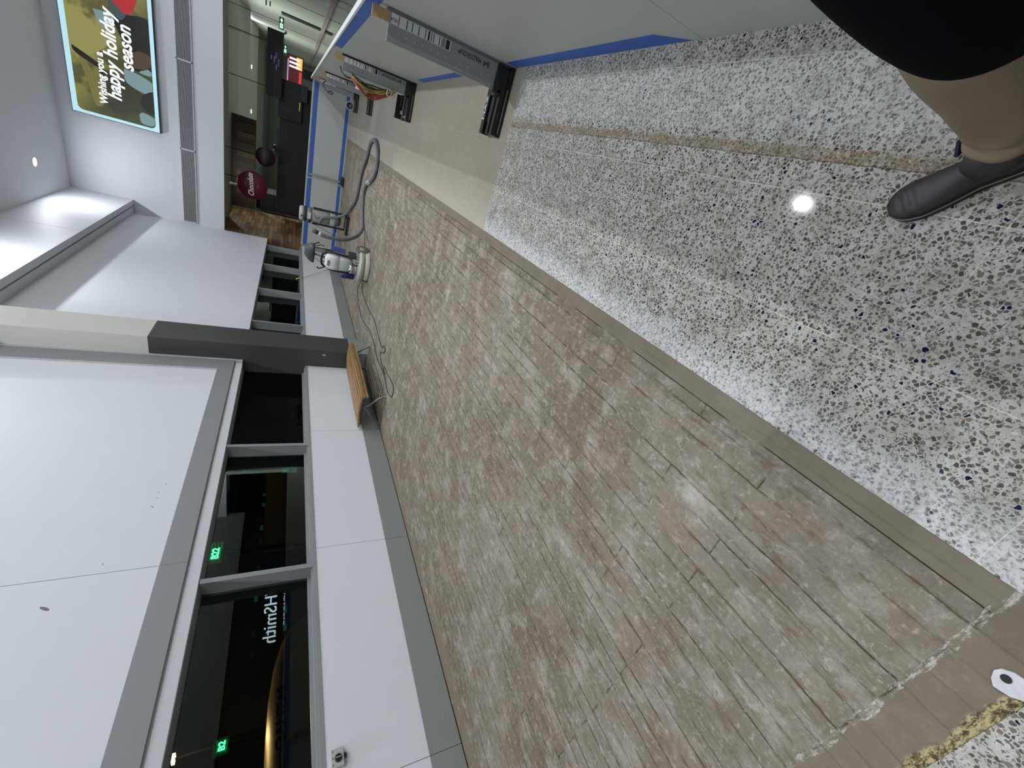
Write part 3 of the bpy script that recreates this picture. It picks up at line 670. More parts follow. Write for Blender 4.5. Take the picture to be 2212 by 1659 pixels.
for xx in (0.10, 0.16): gb(MB().lathe([(0.022, 0.22), (0.022, 0.30), (0.012, 0.315)], (xx, -0.16, 0), 14), 'bolt', CH)
def sect(x0, x1, y0, y1, z): return [(x0, y0, z), (x1, y0, z), (x1, y1, z), (x0, y1, z)]
def rsect(cx, cy, hxx, hyy, z, e=4.0, n=24):
    o = []
    for q in range(n):
        a = 2 * math.pi * q / n; ca, sa = math.cos(a), math.sin(a)
        o.append((cx + hxx * math.copysign(abs(ca) ** (2 / e), ca), cy + hyy * math.copysign(abs(sa) ** (2 / e), sa), z))
    return o
gb(MB().loft([rsect(-0.01, -0.02, .15, .11, .34), rsect(-0.01, -0.02, .165, .12, .44), rsect(-0.01, -.02, .17, .125, .62)]), 'tank_lower', TNK2)
gb(MB().loft([rsect(-0.01, -.02, .172, .127, .60), rsect(-.01, -.02, .175, .13, .72), rsect(0, -.02, .165, .12, .83), rsect(0, -.02, .11, .08, .88)]), 'tank', TNK)
gb(MB().tube(smooth_path([(-.17, -.02, .85), (-.12, -.02, .925), (0, -.03, .945), (.12, -.02, .925), (.17, -.02, .85)]), .022, 10), 'top_frame', INK)
gb(MB().box(-0.06, 0.06, -.155, -.135, .79, .835, .004), 'tank_cap', mat('tank_cap_grey', '#7c8084', .5))
for sx in (-1, 1):
    gb(MB().tube(smooth_path([(sx * .17, -.06, .28), (sx * .20, -.08, .50), (sx * .205, -.06, .72), (sx * .17, -.02, .85), (sx * .11, .0, .94)]), .020, 10), 'side_frame', INK)
gb(MB().box(.185, .215, -.08, .08, .52, .78, .012, M=Matrix.Rotation(math.radians(6), 4, 'Y')), 'side_cover', BLU)
gb(MB().box(.17, .26, -.12, .05, .27, .44, .02), 'side_box', mat('side_box_dark', '#33343a', .5))
gb(MB().lathe([(0.05, .25), (0.075, .27), (0.08, .50), (.06, .53)], (-.27, -.06, 0), 20), 'vacuum_motor', NAVY)
WY = Matrix.Rotation(math.pi / 2, 3, 'Y')
gb(MB().lathe([(.06, -.03), (.135, -.03), (.15, -.015), (.15, .015), (.135, .03), (.06, .03)], (.34, .05, .152), 30, M=WY), 'wheel', mat('tyre_grey', '#55564f', .6))
gb(MB().lathe([(.001, -.034), (.07, -.036), (.07, .036), (.001, .034)], (.34, .05, .152), 24, M=WY, cap=False), 'wheel_hub', mat('hub_grey', '#88877c', .4))
gb(MB().lathe([(.06, -.03), (.135, -.03), (.15, -.015), (.15, .015), (.135, .03), (.06, .03)], (-.30, .28, .152), 30, M=WY), 'wheel', mat('tyre_grey', '#55564f', .6))
gb(MB().tube([(0, .04, .84), (.0, .10, .98), (0, .14, 1.11)], .022, 10), 'handle_stem', mat('stem_grey', '#6c6e70', .4, .5))
for sx in (-.05, .05): gb(MB().tube(smooth_path([(sx, 0, .86), (sx * 1.4, -.03, .95), (sx * 1.2, .05, 1.05)]), .010, 8), 'cable', mat('cable_grey', '#5b5d5f', .5))
cbx = gb(MB().loft([rsect(0, .16, .20, .10, 1.085), rsect(0, .16, .205, .105, 1.12), rsect(.01, .17, .17, .09, 1.19), rsect(.02, .18, .10, .06, 1.26), rsect(.02, .18, .08, .05, 1.268)]), 'control_box', mat('control_box_grey', '#43474a', .45, var=.12))
gb(MB().tube(smooth_path([(-.19, .10, 1.09), (.0, .08, 1.085), (.22, .08, 1.09), (.28, .07, 1.07), (.32, .06, 1.01)]), .014, 8), 'handlebar', INK)
gb(MB().tube(smooth_path([(-.12, .0, .80), (-.20, -.03, .90), (-.23, -.04, .99), (-.20, -.02, 1.01)]), .013, 8), 'hook', INK)
gb(MB().tube(smooth_path([(.20, .10, 1.06), (.24, .12, .98), (.22, .13, .90)]), .008, 8), 'cable', INK)
# dust hose
HG = NT('grey_corrugated_hose'); P_ = HG.obj(); HG.base(HG.mix(HG.noise(P_, 40, 3), hx('#4c5056'), hx('#6b6f75'))); HG.rough(0.5); HG = HG.m
hp = [(-2.82, 13.84, 0.80), (-2.66, 13.80, 0.74), (-2.60, 13.82, 0.58), (-2.50, 13.80, 0.28), (-2.30, 13.65, 0.09), (-2.02, 13.2, 0.045), (-1.70, 12.56, 0.04), (-1.00, 12.12, 0.04), (-0.62, 11.62, 0.04), (-0.30, 11.30, 0.045), (-0.20, 10.94, 0.045), (-0.20, 10.55, 0.045), (-0.34, 10.16, 0.045), (-0.55, 10.03, 0.04), (-0.76, 10.08, 0.04), (-0.94, 10.37, 0.04), (-1.06, 10.85, 0.04), (-1.22, 11.24, 0.04), (-1.45, 11.36, 0.04), (-1.71, 11.24, 0.04), (-1.98, 10.95, 0.04), (-2.10, 10.65, 0.07), (-2.20, 10.30, 0.22), (-2.26, 10.02, 0.46), (-2.26, 9.88, 0.72), (-2.24, 9.84, 0.92), (-2.20, 9.84, 1.06)]
sm = smooth_path(hp, 22)
t = thing('vacuum_hose', (-1.2, 11.5, 0.0), 'long grey dust hose looping over the floor from extractor to grinder', 'hose')
MB().tube(sm, None, 12, rfun=lambda i: 0.041 if i % 4 < 2 else 0.036).build('tube', HG, t)
MB().tube([(-1.00, 10.62, .04), (-1.06, 10.80, .04), (-1.11, 10.98, .04)], .048, 14).build('coupler', mat('coupler_pale', '#a5a296', .5), t)
MB().tube([(-2.21, 9.84, 1.02), (-2.17, 9.84, 1.14)], .043, 14).build('cuff', mat('cuff_dark', '#33363a', .4), t)
MB().tube([(-2.225, 9.842, .97), (-2.205, 9.842, 1.03)], .047, 14).build('clamp', mat('cuff_pale', '#b0b2b0', .4), t)

# dust extractor
t = thing('dust_extractor', (-2.68, 14.05, 0), 'grey dust extractor on a black upright trolley by the far hoarding', 'dust extractor', rz=math.radians(-8))
EG = mat('extractor_grey', '#8f8f8b', .45, var=.05)
for sx in (-1, 1):
    o = gb(MB().box(sx * .225 - .022, sx * .225 + .022, -.02, .03, .04, .98, .006), 'trolley_rail', INK)
gb(MB().box(-.25, .25, -.30, -.25, .03, .09, .01), 'trolley_bar', INK)
gb(MB().box(-.25, .25, .18, .23, .03, .09, .01), 'trolley_bar', INK)
for sx in (-1, 1): gb(MB().box(sx * .235 - .02, sx * .235 + .02, -.30, .23, .03, .08, .01), 'trolley_side', INK)
for sx in (-1, 1):
    gb(MB().lathe([(.02, -.02), (.05, -.02), (.05, .02), (.02, .02)], (sx * .25, -.26, .051), 18, M=WY), 'wheel', mat('castor_black', '#1a1a1c', .5))
gb(MB().box(-.19, .19, -.24, -.16, .06, .10, .01), 'base_tray', mat('tray_grey', '#77776f', .5))
gb(MB().lathe([(.15, .34), (.18, .40), (.18, .50), (.165, .52)], (0, .02, 0), 30), 'collector', mat('collector_pale', '#a9a9a4', .4))
gb(MB().lathe([(.12, .22), (.16, .26), (.16, .36), (.14, .38)], (0, .02, 0), 30), 'lower_ring', mat('lower_ring_dark', '#4b4f4d', .5))
gb(MB().lathe([(.14, .52), (.175, .54), (.19, .66), (.19, .95), (.18, 1.0)], (0, .02, 0), 30), 'body', EG)
gb(MB().lathe([(.19, 1.14), (.215, 1.15), (.215, 1.20), (.20, 1.22)], (0, .02, 0), 30), 'lid_ring', mat('lid_ring_dark', '#262a2c', .5))
gb(MB().lathe([(.18, 1.0), (.20, 1.02), (.20, 1.14)], (0, .02, 0), 30), 'filter_housing', mat('filter_housing', '#707473', .4))
gb(MB().lathe([(.19, 1.22), (.205, 1.23), (.205, 1.30), (.17, 1.33), (.001, 1.335)], (0, .02, 0), 30), 'motor_cover', mat('motor_cover', '#a5a7a5', .35))
gb(MB().lathe([(.022, 0), (.022, .01)], (0, -.19, 1.27), 14, M=Matrix.Rotation(math.pi / 2, 3, 'X')), 'switch', INK)
gb(MB().box(-.05, .13, -.195, -.18, 1.03, 1.12, .004), 'rating_plate', mat('rating_plate', '#b7bfc4', .4))
gb(MB().box(-.16, -.08, -.21, -.17, 1.02, 1.09, .015), 'hose_port', INK)
gb(MB().tube(smooth_path([(.20, -.1, 1.18), (.24, -.1, 1.10), (.23, -.05, 1.0)]), .007, 8), 'cable', mat('blue_cable', '#2b4f80', .4))
gb(MB().tube(smooth_path([(.16, -.18, .96), (.06, -.21, .93), (.01, -.21, .86), (.08, -.20, .82)]), .007, 8), 'cable', INK)
gb(MB().box(-.34, -.25, -.06, -.03, .30, .33, .004, M=Matrix.Rotation(math.radians(0), 4, 'Y')), 'lever', INK)
# mop pole leaning on the wall
t = thing('pole', (-4.2, 10.6, 0), 'thin pale pole with yellow grip leaning on window wall behind grinder', 'pole')
P0 = Vector((-4.42, 15.28, 0.01)); P1 = Vector((-4.468, 13.43, 1.30)); P2 = P0.lerp(P1, .86)
MB().tube([P0, P2], .011, 8).build('shaft', mat('pole_white', '#c4c6c6', .4), t)
MB().tube([P2, P1], .016, 8).build('grip', mat('grip_yellow', '#c9c23a', .4), t)

# cables on the floor
CB = mat('black_power_cable', '#2b2a29', .5)
c1 = [(-2.95, 9.75, 0.007), (-3.30, 10.3, .007), (-3.55, 10.5, .007), (-3.75, 10.01, .007), (-3.79, 9.25, .007), (-3.62, 8.33, .007), (-3.60, 7.62, .007), (-3.67, 7.13, .007), (-3.61, 6.49, .007), (-3.65, 6.16, .007), (-3.68, 5.94, .007), (-3.61, 5.70, .007), (-3.47, 5.63, .007), (-3.41, 5.77, .007), (-3.46, 6.15, .007), (-3.50, 6.54, .008)]
c2 = [(-2.92, 9.62, .007), (-3.21, 9.97, .007), (-3.34, 9.56, .007), (-3.32, 8.80, .007), (-3.24, 7.99, .007), (-3.28, 7.52, .007), (-3.34, 6.96, .007), (-3.24, 6.80, .007), (-3.22, 6.66, .007), (-3.30, 6.66, .012), (-3.38, 6.80, .02), (-3.44, 6.95, .007), (-3.53, 6.85, .007), (-3.56, 6.64, .007), (-3.56, 6.34, .02), (-3.52, 6.5, .02)]
tag(MB().tube(smooth_path(c1), .0065, 6).build('power_cable', CB, origin=(-3.6, 7, 0)), 'black power cable running to a long loop beside the bench', 'cable', 'black cables trailing from the grinder')
tag(MB().tube(smooth_path(c2), .0065, 6).build('power_cable', CB, origin=(-3.3, 7, 0)), 'black power cable with a small curl, on the side away from the wall', 'cable', 'black cables trailing from the grinder')
tag(MB().tube(smooth_path([(-2.90, 14.1, 1.10), (-3.05, 14.5, .78), (-3.25, 14.9, .45), (-3.48, 15.3, .15), (-3.60, 15.4, .01), (-3.72, 15.2, .01), (-3.78, 14.81, .01)]), .006, 6).build('power_cable', CB, origin=(-3.3, 14.9, 0)), 'thin black cable sloping from the extractor down to the floor', 'cable')

# ---------------------------------------------------------------- metal base plate at the near floor edge
t = thing('anchor_plate', (-0.70, -0.10, 0), 'white splashed metal floor anchor with a black bolt hole', 'floor anchor')
pp = [(-.735, -.098), (-.72, -.085), (-.70, -.078), (-.685, -.083), (-.672, -.10), (-.668, -.125), (-.68, -.145), (-.71, -.148), (-.728, -.125)]
MB().prism(pp, 0.001, 0.007).build('plate', mat('anchor_white', '#bfc0c4', .5, var=.2, vscale=60), t)
MB().lathe([(.010, .0), (.010, .003)], (-.697, -.100, .006), 16).build('bolt', INK, t)

# ---------------------------------------------------------------- person
t = thing('person', (0.50, 0.48, 0), 'person in dark coat, brown trousers and black leather boots walking beside the camera', 'person')
FD = Vector((-0.67, 0.74, 0)).normalized(); SD = Vector((0.74, 0.67, 0)).normalized()
SKIN = mat('skin', '#b98a6d', .5)
# one continuous body: skinned skeleton
def body():
    V = []; E = []; Rr = []
    def add(p, r, par=None):
        V.append(Vector(p)); Rr.append(r)
        if par is not None: E.append((par, len(V) - 1))
        return len(V) - 1
    ct = Vector((.53, .47, 0))
    pel = add(ct + Vector((0, 0, .95)), .13); bel = add(ct + Vector((0, 0, 1.10)), .125, pel); che = add(ct + Vector((0, 0, 1.32)), .14, bel)
    nk = add(ct + Vector((0, 0, 1.50)), .055, che); hd = add(ct + FD * .02 + Vector((0, 0, 1.60)), .085, nk); tp = add(ct + FD * .01 + Vector((0, 0, 1.70)), .075, hd)
    for sgn, ank in ((1, Vector((.44, .55, .10))), (-1, Vector((.66, .25, .12)))):
        kp = Vector((.455, .547, .47)) if sgn == 1 else Vector((.61, .29, .47))
        hip = add(kp.lerp(ct + Vector((0, 0, .95)), .7) , .06, pel); kn = add(kp, .045, hip)
        an = add(ank, .032, kn); ft = add(ank + FD * .10 - Vector((0, 0, .05)), .022, an)
    for sgn in (1, -1):
        sh = add(ct + SD * .16 * sgn + Vector((0, 0, 1.42)), .055, che); el = add(ct + SD * .20 * sgn + FD * .02 + Vector((0, 0, 1.18)), .040, sh)
        wr = add(ct + SD * .08 * sgn + FD * .17 + Vector((0, 0, 1.22)), .026, el); pa = add(ct + SD * .05 * sgn + FD * .20 + Vector((0, 0, 1.24)), .030, wr)
        for q in range(4):
            b0 = add(ct + SD * (.045 - .012 * q) * sgn + FD * (.235 + q * .004) + Vector((0, 0, 1.275 - .018 * q)), .010, pa)
            add(ct + SD * (.025 - .014 * q) * sgn + FD * (.255 + q * .002) + Vector((0, 0, 1.300 - .020 * q)), .008, b0)
        th = add(ct + SD * .055 * sgn + FD * .19 + Vector((0, 0, 1.285)), .010, pa); add(ct + SD * .045 * sgn + FD * .20 + Vector((0, 0, 1.315)), .009, th)
    me = bpy.data.meshes.new('body'); off = t.location
    me.from_pydata([v - off for v in V], E, []); o = bpy.data.objects.new('body', me); COL.objects.link(o)
    md = o.modifiers.new('skin', 'SKIN')
    if not me.skin_vertices: me.skin_vertices.new()
    for i, r in enumerate(Rr): me.skin_vertices[0].data[i].radius = (r, r)
    me.skin_vertices[0].data[0].use_root = True
    ss = o.modifiers.new('sub', 'SUBSURF'); ss.levels = 1; ss.render_levels = 1
    bpy.context.view_layer.update()
    m2 = bpy.data.meshes.new_from_object(o.evaluated_get(bpy.context.evaluated_depsgraph_get()))
    bpy.data.objects.remove(o); m2.materials.clear(); m2.materials.append(SKIN); m2.name = 'body'
    for p in m2.polygons: p.use_smooth = True
    ob = bpy.data.objects.new('body', m2); COL.objects.link(ob); ob.parent = t
body()
def oring(c, a, b, z, fd=FD, sd=SD, n=72, fold=0.0, ph=0.0, kk=5):
    o = []
    for q in range(n):
        an = 2 * math.pi * q / n; rr = 1 + fold * (0.6 * math.sin(kk * an + ph) + 0.4 * math.sin(3 * an + 2.1 * ph))
        o.append(Vector((c[0], c[1], z)) + fd * (a * rr * math.cos(an)) + sd * (b * rr * math.sin(an)))
    return o
# boots
LEA = mat('black_boot_leather', '#2b2c2e', .52, var=.18, vscale=18, bump=.15, bscale=90)
SOLE = mat('boot_sole', '#1c1b1a', .6, var=.2)
def boot(heel, fd, zoff=0.0, pitch=0.0):
    sd = Vector((fd.y, -fd.x, 0)); L = 0.315
    def prof(u): # half width along the length
        pts = [(0, .018), (.06, .034), (.2, .038), (.42, .035), (.62, .046), (.78, .051), (.9, .043), (.97, .026), (1.0, .010)]
        for (a, b), (c, d) in zip(pts[:-1], pts[1:]):
            if u <= c: return b + (d - b) * (u - a) / (c - a)
        return .01
    def hgt(u):
        pts = [(0, .085), (.1, .10), (.3, .105), (.42, .098), (.55, .082), (.7, .066), (.84, .056), (.93, .044), (1.0, .026)]
        for (a, b), (c, d) in zip(pts[:-1], pts[1:]):
            if u <= c: return b + (d - b) * (u - a) / (c - a)
        return .03
    b = MB(); rings = []
    N = 40
    for i in range(N + 1):
        u = i / N; w = prof(u); h = hgt(u)
        if .74 < u < .93: h += 0.0030 * math.sin((u - .74) * 2 * math.pi / .034)
        c0 = heel + fd * (u * L); r = []
        for q in range(20):
            a = 2 * math.pi * q / 20; ca, sa = math.cos(a), math.sin(a)
            yv = w * math.copysign(abs(ca) ** .75, ca); zv = .022 + (h - .022) * (max(sa, 0) ** .8 if sa > 0 else 0) - (.004 if sa < 0 else 0)
            r.append(c0 + sd * yv + Vector((0, 0, zv + zoff)))
        rings.append(r)
    b.loft(rings); up = b.build('boot', LEA, t)
    s = MB(); outl = []
    for i in range(25):
        u = i / 24; outl.append(heel + fd * (u * L * 1.015 - .003) + sd * (prof(min(u, 1)) + .006))
    for i in range(24, -1, -1):
        u = i / 24; outl.append(heel + fd * (u * L * 1.015 - .003) - sd * (prof(min(u, 1)) + .006))
    s.loft([[p + Vector((0, 0, zoff + .0)) for p in outl], [p + Vector((0, 0, zoff + .022)) for p in outl]], True, True, False); s.build('sole', SOLE, up)
    wl_ = MB(); q_ = [p + Vector((0, 0, zoff + .0235)) for p in outl[3:-3]]; wl_.tube(q_, .0016, 5); wl_.build('welt', mat('welt_tan', '#75705f', .6), up)
    sh = MB(); c = heel + fd * .085
    sh.loft([oring(c + fd * .01, .075, .040, .06 + zoff, fd, sd), oring(c - fd * .005, .062, .042, .11 + zoff, fd, sd), oring(c - fd * .015, .052, .044, .17 + zoff, fd, sd)]); sh.build('boot_shaft', LEA, up)
    tb_ = MB(); tb_.box(-.012, .012, -.004, .004, 0, .045, .001, M=Matrix.Translation(c + fd * .055 + sd * .035 + Vector((0, 0, .105 + zoff))) @ Matrix.Rotation(.6, 4, 'Y')); tb_.build('pull_tab', mat('tab_navy', '#151433', .6), up)
    return up
boot(Vector((.455, .515, .006)), Vector((-.66, .75, 0)).normalized())
boot(Vector((.70, .19, .006)), FD)
def dense(rings, k=5):
    out = []; n = len(rings[0])
    cols = [smooth_path([r[q] for r in rings], k) for q in range(n)]
    return [[c[i] for c in cols] for i in range(len(cols[0]))]
TRO = mat('brown_trousers', '#776b57', .85, var=.14, vscale=7, bump=.2, bscale=260)
tr = MB()
tr.loft(dense([oring((.445, .548), .066, .062, .150, fold=.05, ph=1), oring((.436, .556), .077, .072, .163, fold=.07, ph=1.3), oring((.436, .556), .079, .073, .185, fold=.05, ph=2), oring((.440, .555), .068, .065, .205, fold=.08, ph=3.4), oring((.440, .555), .074, .071, .235, fold=.07, ph=2.4), oring((.445, .55), .076, .074, .28, fold=.06, ph=3.6), oring((.450, .548), .082, .081, .35, fold=.05, ph=4.4), oring((.453, .548), .086, .085, .42, fold=.04, ph=5), oring((.46, .545), .095, .098, .60, fold=.02, ph=5.5), oring((.50, .52), .10, .10, .85), oring((.53, .49), .10, .11, .98)]))
tr.loft([oring((.655, .245), .066, .062, .10, fold=.05), oring((.65, .25), .076, .070, .16, fold=.05), oring((.62, .28), .080, .078, .42, fold=.03), oring((.60, .33), .09, .09, .62), oring((.57, .40), .10, .10, .88), oring((.55, .46), .10, .11, .98)])
tr.build('trousers', TRO, t)
COAT = mat('dark_navy_coat', '#07080e', .95, var=.2, vscale=20, spec=.05)
ct = MB()
ct.loft(dense([oring((.50, .525), .100, .125, .615, fold=.03), oring((.50, .525), .112, .137, .61, fold=.03), oring((.50, .525), .135, .16, .67, fold=.03), oring((.505, .52), .155, .185, .80, fold=.02), oring((.51, .515), .160, .20, 1.0), oring((.52, .49), .15, .195, 1.15), oring((.53, .47), .145, .21, 1.35), oring((.53, .47), .11, .18, 1.46), oring((.53, .47), .06, .07, 1.53)]))
for sgn in (1, -1):
    base_ = Vector((.53, .47, 0))
    ct.tube([base_ + SD * .14 * sgn + Vector((0, 0, 1.43)), base_ + SD * .18 * sgn + Vector((0, 0, 1.34)), base_ + SD * .20 * sgn + FD * .02 + Vector((0, 0, 1.18)), base_ + SD * .15 * sgn + FD * .12 + Vector((0, 0, 1.16)), base_ + SD * .08 * sgn + FD * .17 + Vector((0, 0, 1.22))], [.065, .068, .06, .05, .04], 14)
ct.build('coat', COAT, t)
hc = Vector((.53, .47, 0)) + FD * .015
hr = MB(); hr.loft([oring(hc - FD * .03, .075, .088, 1.60), oring(hc - FD * .025, .095, .092, 1.66), oring(hc - FD * .01, .10, .088, 1.73), oring(hc, .07, .06, 1.785), oring(hc, .02, .02, 1.795)]); hr.build('hair', mat('dark_hair', '#2a211b', .6), t)
fc = MB()
fc.tube([hc + FD * .088 + Vector((0, 0, 1.655)), hc + FD * .112 + Vector((0, 0, 1.618)), hc + FD * .09 + Vector((0, 0, 1.608))], [.008, .014, .012], 10); fc.build('nose', SKIN, t)
for sgn in (1, -1):
    MB().lathe([(.002, -.012), (.010, -.006), (.012, 0), (.010, .006), (.002, .012)], hc + FD * .082 + SD * .032 * sgn + Vector((0, 0, 1.65)), 12).build('eye', mat('eye_white', '#d8d4cc', .2), t)
    MB().tube([hc + SD * .090 * sgn + Vector((0, 0, 1.665)), hc + SD * .098 * sgn - FD * .01 + Vector((0, 0, 1.64)), hc + SD * .090 * sgn + Vector((0, 0, 1.605))], .012, 8).build('ear', SKIN, t)
MB().box(-.004, .004, -.024, .024, -.004, .004, .002, M=Matrix.Translation(hc + FD * .088 + Vector((0, 0, 1.575))) @ Matrix.Rotation(math.atan2(FD.y, FD.x), 4, 'Z')).build('mouth', mat('lips', '#8f5a50', .5), t)

# ---------------------------------------------------------------- far hall beyond the end wall
HG2 = mat('far_ceiling_slat', '#b4bbb0', .6, var=.05)
zc = 3.6
edges = [17.7, 19.6, 23.0, 28.1, 33.6, 40.2, 49.0]
cm = MB()
for a, b in zip(edges[:-1], edges[1:]):
    cm.quad((-10, a, 4.0), (9.2, a, 4.0), (9.2, b, 3.58), (-10, b, 3.58)); cm.quad((-10, b, 3.58), (9.2, b, 3.58), (9.2, b, 4.0), (-10, b, 4.0))
cm.box(-10, 9.2, 17.7, 49.0, 4.1, 4.2)
o = cm.build('ceiling', HG2); struct(o)
struct(MB().box(-10, 9.2, 49.0, 49.2, 0, 4.2).build('wall_far', mat('far_wall_paint', '#8f978e', .6)))
struct(MB().box(3.0, 3.15, 14.0, 49.0, 0, 4.2).build('wall_right', mat('right_wall_paint', '#989f94', .55, var=.05, vscale=.5)))
rl = MB(); rl.box(2.93, 3.0, 14.0, 49.0, .66, .80); struct(rl.build('trim_6', mat('wall_rail_pink', '#8d7f7c', .6)))
rs = MB(); 
for yy in (17.2, 21.0, 28.6, 34.0, 41.0): rs.box(2.99, 3.0, yy, yy + .05, 0, 3.6)
struct(rs.build('trim_7', mat('wall_joint_dark', '#5d635c', .6)))
struct(MB().box(2.95, 3.0, 24.0, 24.55, .35, 2.25).build('trim_8', mat('wall_slot_dark', '#1d1d20', .5)))
struct(MB().box(9.0, 9.2, -8.2, 17.7, 2.75, CZ).build('wall_right', mat('shop_side_upper', '#8c8d89', .6)))
struct(MB().box(9.1, 9.2, -8.2, 17.7, 0, 2.75).build('wall_right', mat('shop_side_lower', '#1b1c1e', .5)))
def spot(x, y, z, nm, label, pw):
    t = thing('downlight', (x, y, z), label, 'downlight', 'small downlights in the far hall ceiling')
    MB().lathe([(.001, 0), (.085, 0), (.10, .012)], (x, y, z), 20, cap=False).build('lens', mat('far_lens', '#ffffff', .4, emit='#f2fff6', estr=14.0), t)
    ld = bpy.data.lights.new('downlight_beam', 'AREA'); ld.shape = 'DISK'; ld.size = .16; ld.energy = pw; ld.color = (.95, 1.0, .95)
    lo = bpy.data.objects.new('downlight_beam', ld); COL.objects.link(lo); lo.parent = t; lo.location = (0, 0, -.01)
def dlz(y):
    for a, b in zip(edges[:-1], edges[1:]):
        if a <= y < b: return 4.0 + (3.58 - 4.0) * (y - a) / (b - a) - .015
    return 3.55
for (x, y, lb) in ((1.03, 24.0, 'far hall ceiling downlight on the wall side, nearer row'), (-1.16, 23.6, 'far hall ceiling downlight above the brown shop sign, nearer row'), (2.9 - .15, 30.6, 'far hall ceiling downlight nearest the wall, second row'), (.98, 31.5, 'far hall ceiling downlight in the middle, second row'), (-1.15, 31.6, 'far hall ceiling downlight on the window side, second row')):
    spot(x, y, dlz(y), 'd', lb, 30.0 if x > 2 else 190.0)
spot(-3.2, 20.4, dlz(20.4), 'd', 'added far hall downlight, out of view, brightening the timber plank wall', 34.0)  # extra lamp added out of view to brighten the timber planks
spot(-4.5, 30.0, dlz(30.0), 'd', 'added far hall downlight brightening the space deep behind the chocolate shop', 170.0)  # extra lamp added to brighten the hall behind the round signs
spot(-1.6, 41.5, dlz(41.5), 'd', 'far hall ceiling downlight at the deep end above the shops', 170.0)

TIM = None
def plank_mat():
    k = NT('timber_plank_wall'); P = k.obj(); x, y, z = k.sep(P)
    br = k.n.new('ShaderNodeTexBrick'); br.offset = .4; k.l.new(k.comb(k.math('ADD', x, y), z, 0), br.inputs['Vector'])
    br.inputs['Scale'].default_value = 1; br.inputs['Brick Width'].default_value = 1.1; br.inputs['Row Height'].default_value = .13; br.inputs['Mortar Size'].default_value = .006
    br.inputs['Color1'].default_value = hx('#5b4029'); br.inputs['Color2'].default_value = hx('#a8804f'); br.inputs['Mortar'].default_value = hx('#24180f'); br.inputs['Bias'].default_value = -.2
    n1 = k.noise(k.mapv(P, (1.6, 1.6, 14)), 1.0, 5, .6)
    k.base(k.mix(k.math('MULTIPLY', n1, .5), br.outputs['Color'], hx('#2f2015'))); k.rough(.6); return k.m
TIM = plank_mat()
struct(MB().box(-4.72, XW, 17.5, 21.8, 0, 3.6).build('wall_shopfront', TIM))
BRN = mat('brown_fascia', '#3a2a1c', .6, var=.2); NBK = mat('near_black_panel', '#07090c', .6, var=.15, vscale=2)
t = thing('shop_fascia', (-3.2, 21.9, 0), 'dark brown timber fascia over the far chocolate shop', 'fascia')
MB().box(XW, -1.05, 21.9, 22.1, 2.90, 3.70).build('board', BRN, t)
MB().box(-3.35, -3.29, 19.98, 20.04, 2.95, 3.6).build('hanger', mat('hanger_white', '#b9bcb9', .5), t)
for i in range(9): MB().box(-4.3 + i * .36, -4.12 + i * .36, 21.88, 21.90, 2.92, 3.54).build('panel', mat('fascia_strip', '#59432c', .6) if i % 2 else BRN, t)
tag(MB().box(-4.45, -3.75, 22.2, 23.6, .05, 2.85).build('shop_interior_shelf', NBK), 'near-black shelving block inside the far shop opening', 'shelving')
t = thing('shop_shutter', (-1.6, 20.2, 0), 'dark shuttered kiosk block behind the far hoarding', 'kiosk')
MB().box(-4.0, .55, 20.1, 21.6, .05, 2.06, .01).build('body', mat('kiosk_dark', '#05070c', .6, var=.2, vscale=1.5), t)
MB().box(-.62, .60, 19.98, 20.10, 1.35, 2.12, .01).build('panel', mat('kiosk_panel', '#0a0c13', .6), t)
gl_ = MB()
for xx in (-.3, 0.0, .3): gl_.box(xx, xx + .012, 19.975, 19.98, 1.6, 2.1)
gl_.build('panel_line', mat('panel_line_grey', '#2c2e34', .5), t)
MB().box(-.22, .06, 19.97, 19.98, 1.42, 1.455).build('yellow_strip', mat('yellow_strip', '#b9a93c', .5, emit='#c4b040', estr=.25), t)
MB().box(.10, .62, 19.9, 20.0, 1.2, 1.42, .01).build('ledge', mat('ledge_grey', '#1c1e24', .5), t)
MB().box(-2.0, -1.0, 20.06, 20.1, 2.075, 2.13).build('lettering_strip', mat('strip_dim', '#202226', .5), t)
MB().lathe([(.001, 0), (.12, .02), (.12, .16), (.001, .2)], (-1.72, 20.3, 2.06), 18).build('camera_dome', mat('dome_dark', '#15171c', .3), t)

# big dark board with violet mark
t = thing('information_board', (.95, 20.0, 2.0), 'large black display board with a violet emblem hanging in the far hall', 'display board')
MB().box(-.04, 1.90, 19.70, 19.78, 2.03, 2.51, .006).build('casing', mat('board_black', '#040509', .6), t)
em_ = em('violet_glow', '#5b4a92', .55)
e = MB()
for a, b, c_ in ((0.78, 2.20, .16), (.96, 2.27, .2), (1.10, 2.22, .18), (.90, 2.14, .22), (1.04, 2.36, .12)):
    e.box(a, a + c_, 19.693, 19.698, b, b + .035, M=None)
e.build('emblem', em_, t)
for a in (.2, 1.5): MB().box(a, a + .02, 19.73, 19.75, 2.51, 3.97).build('hanging_rod', INK, t)

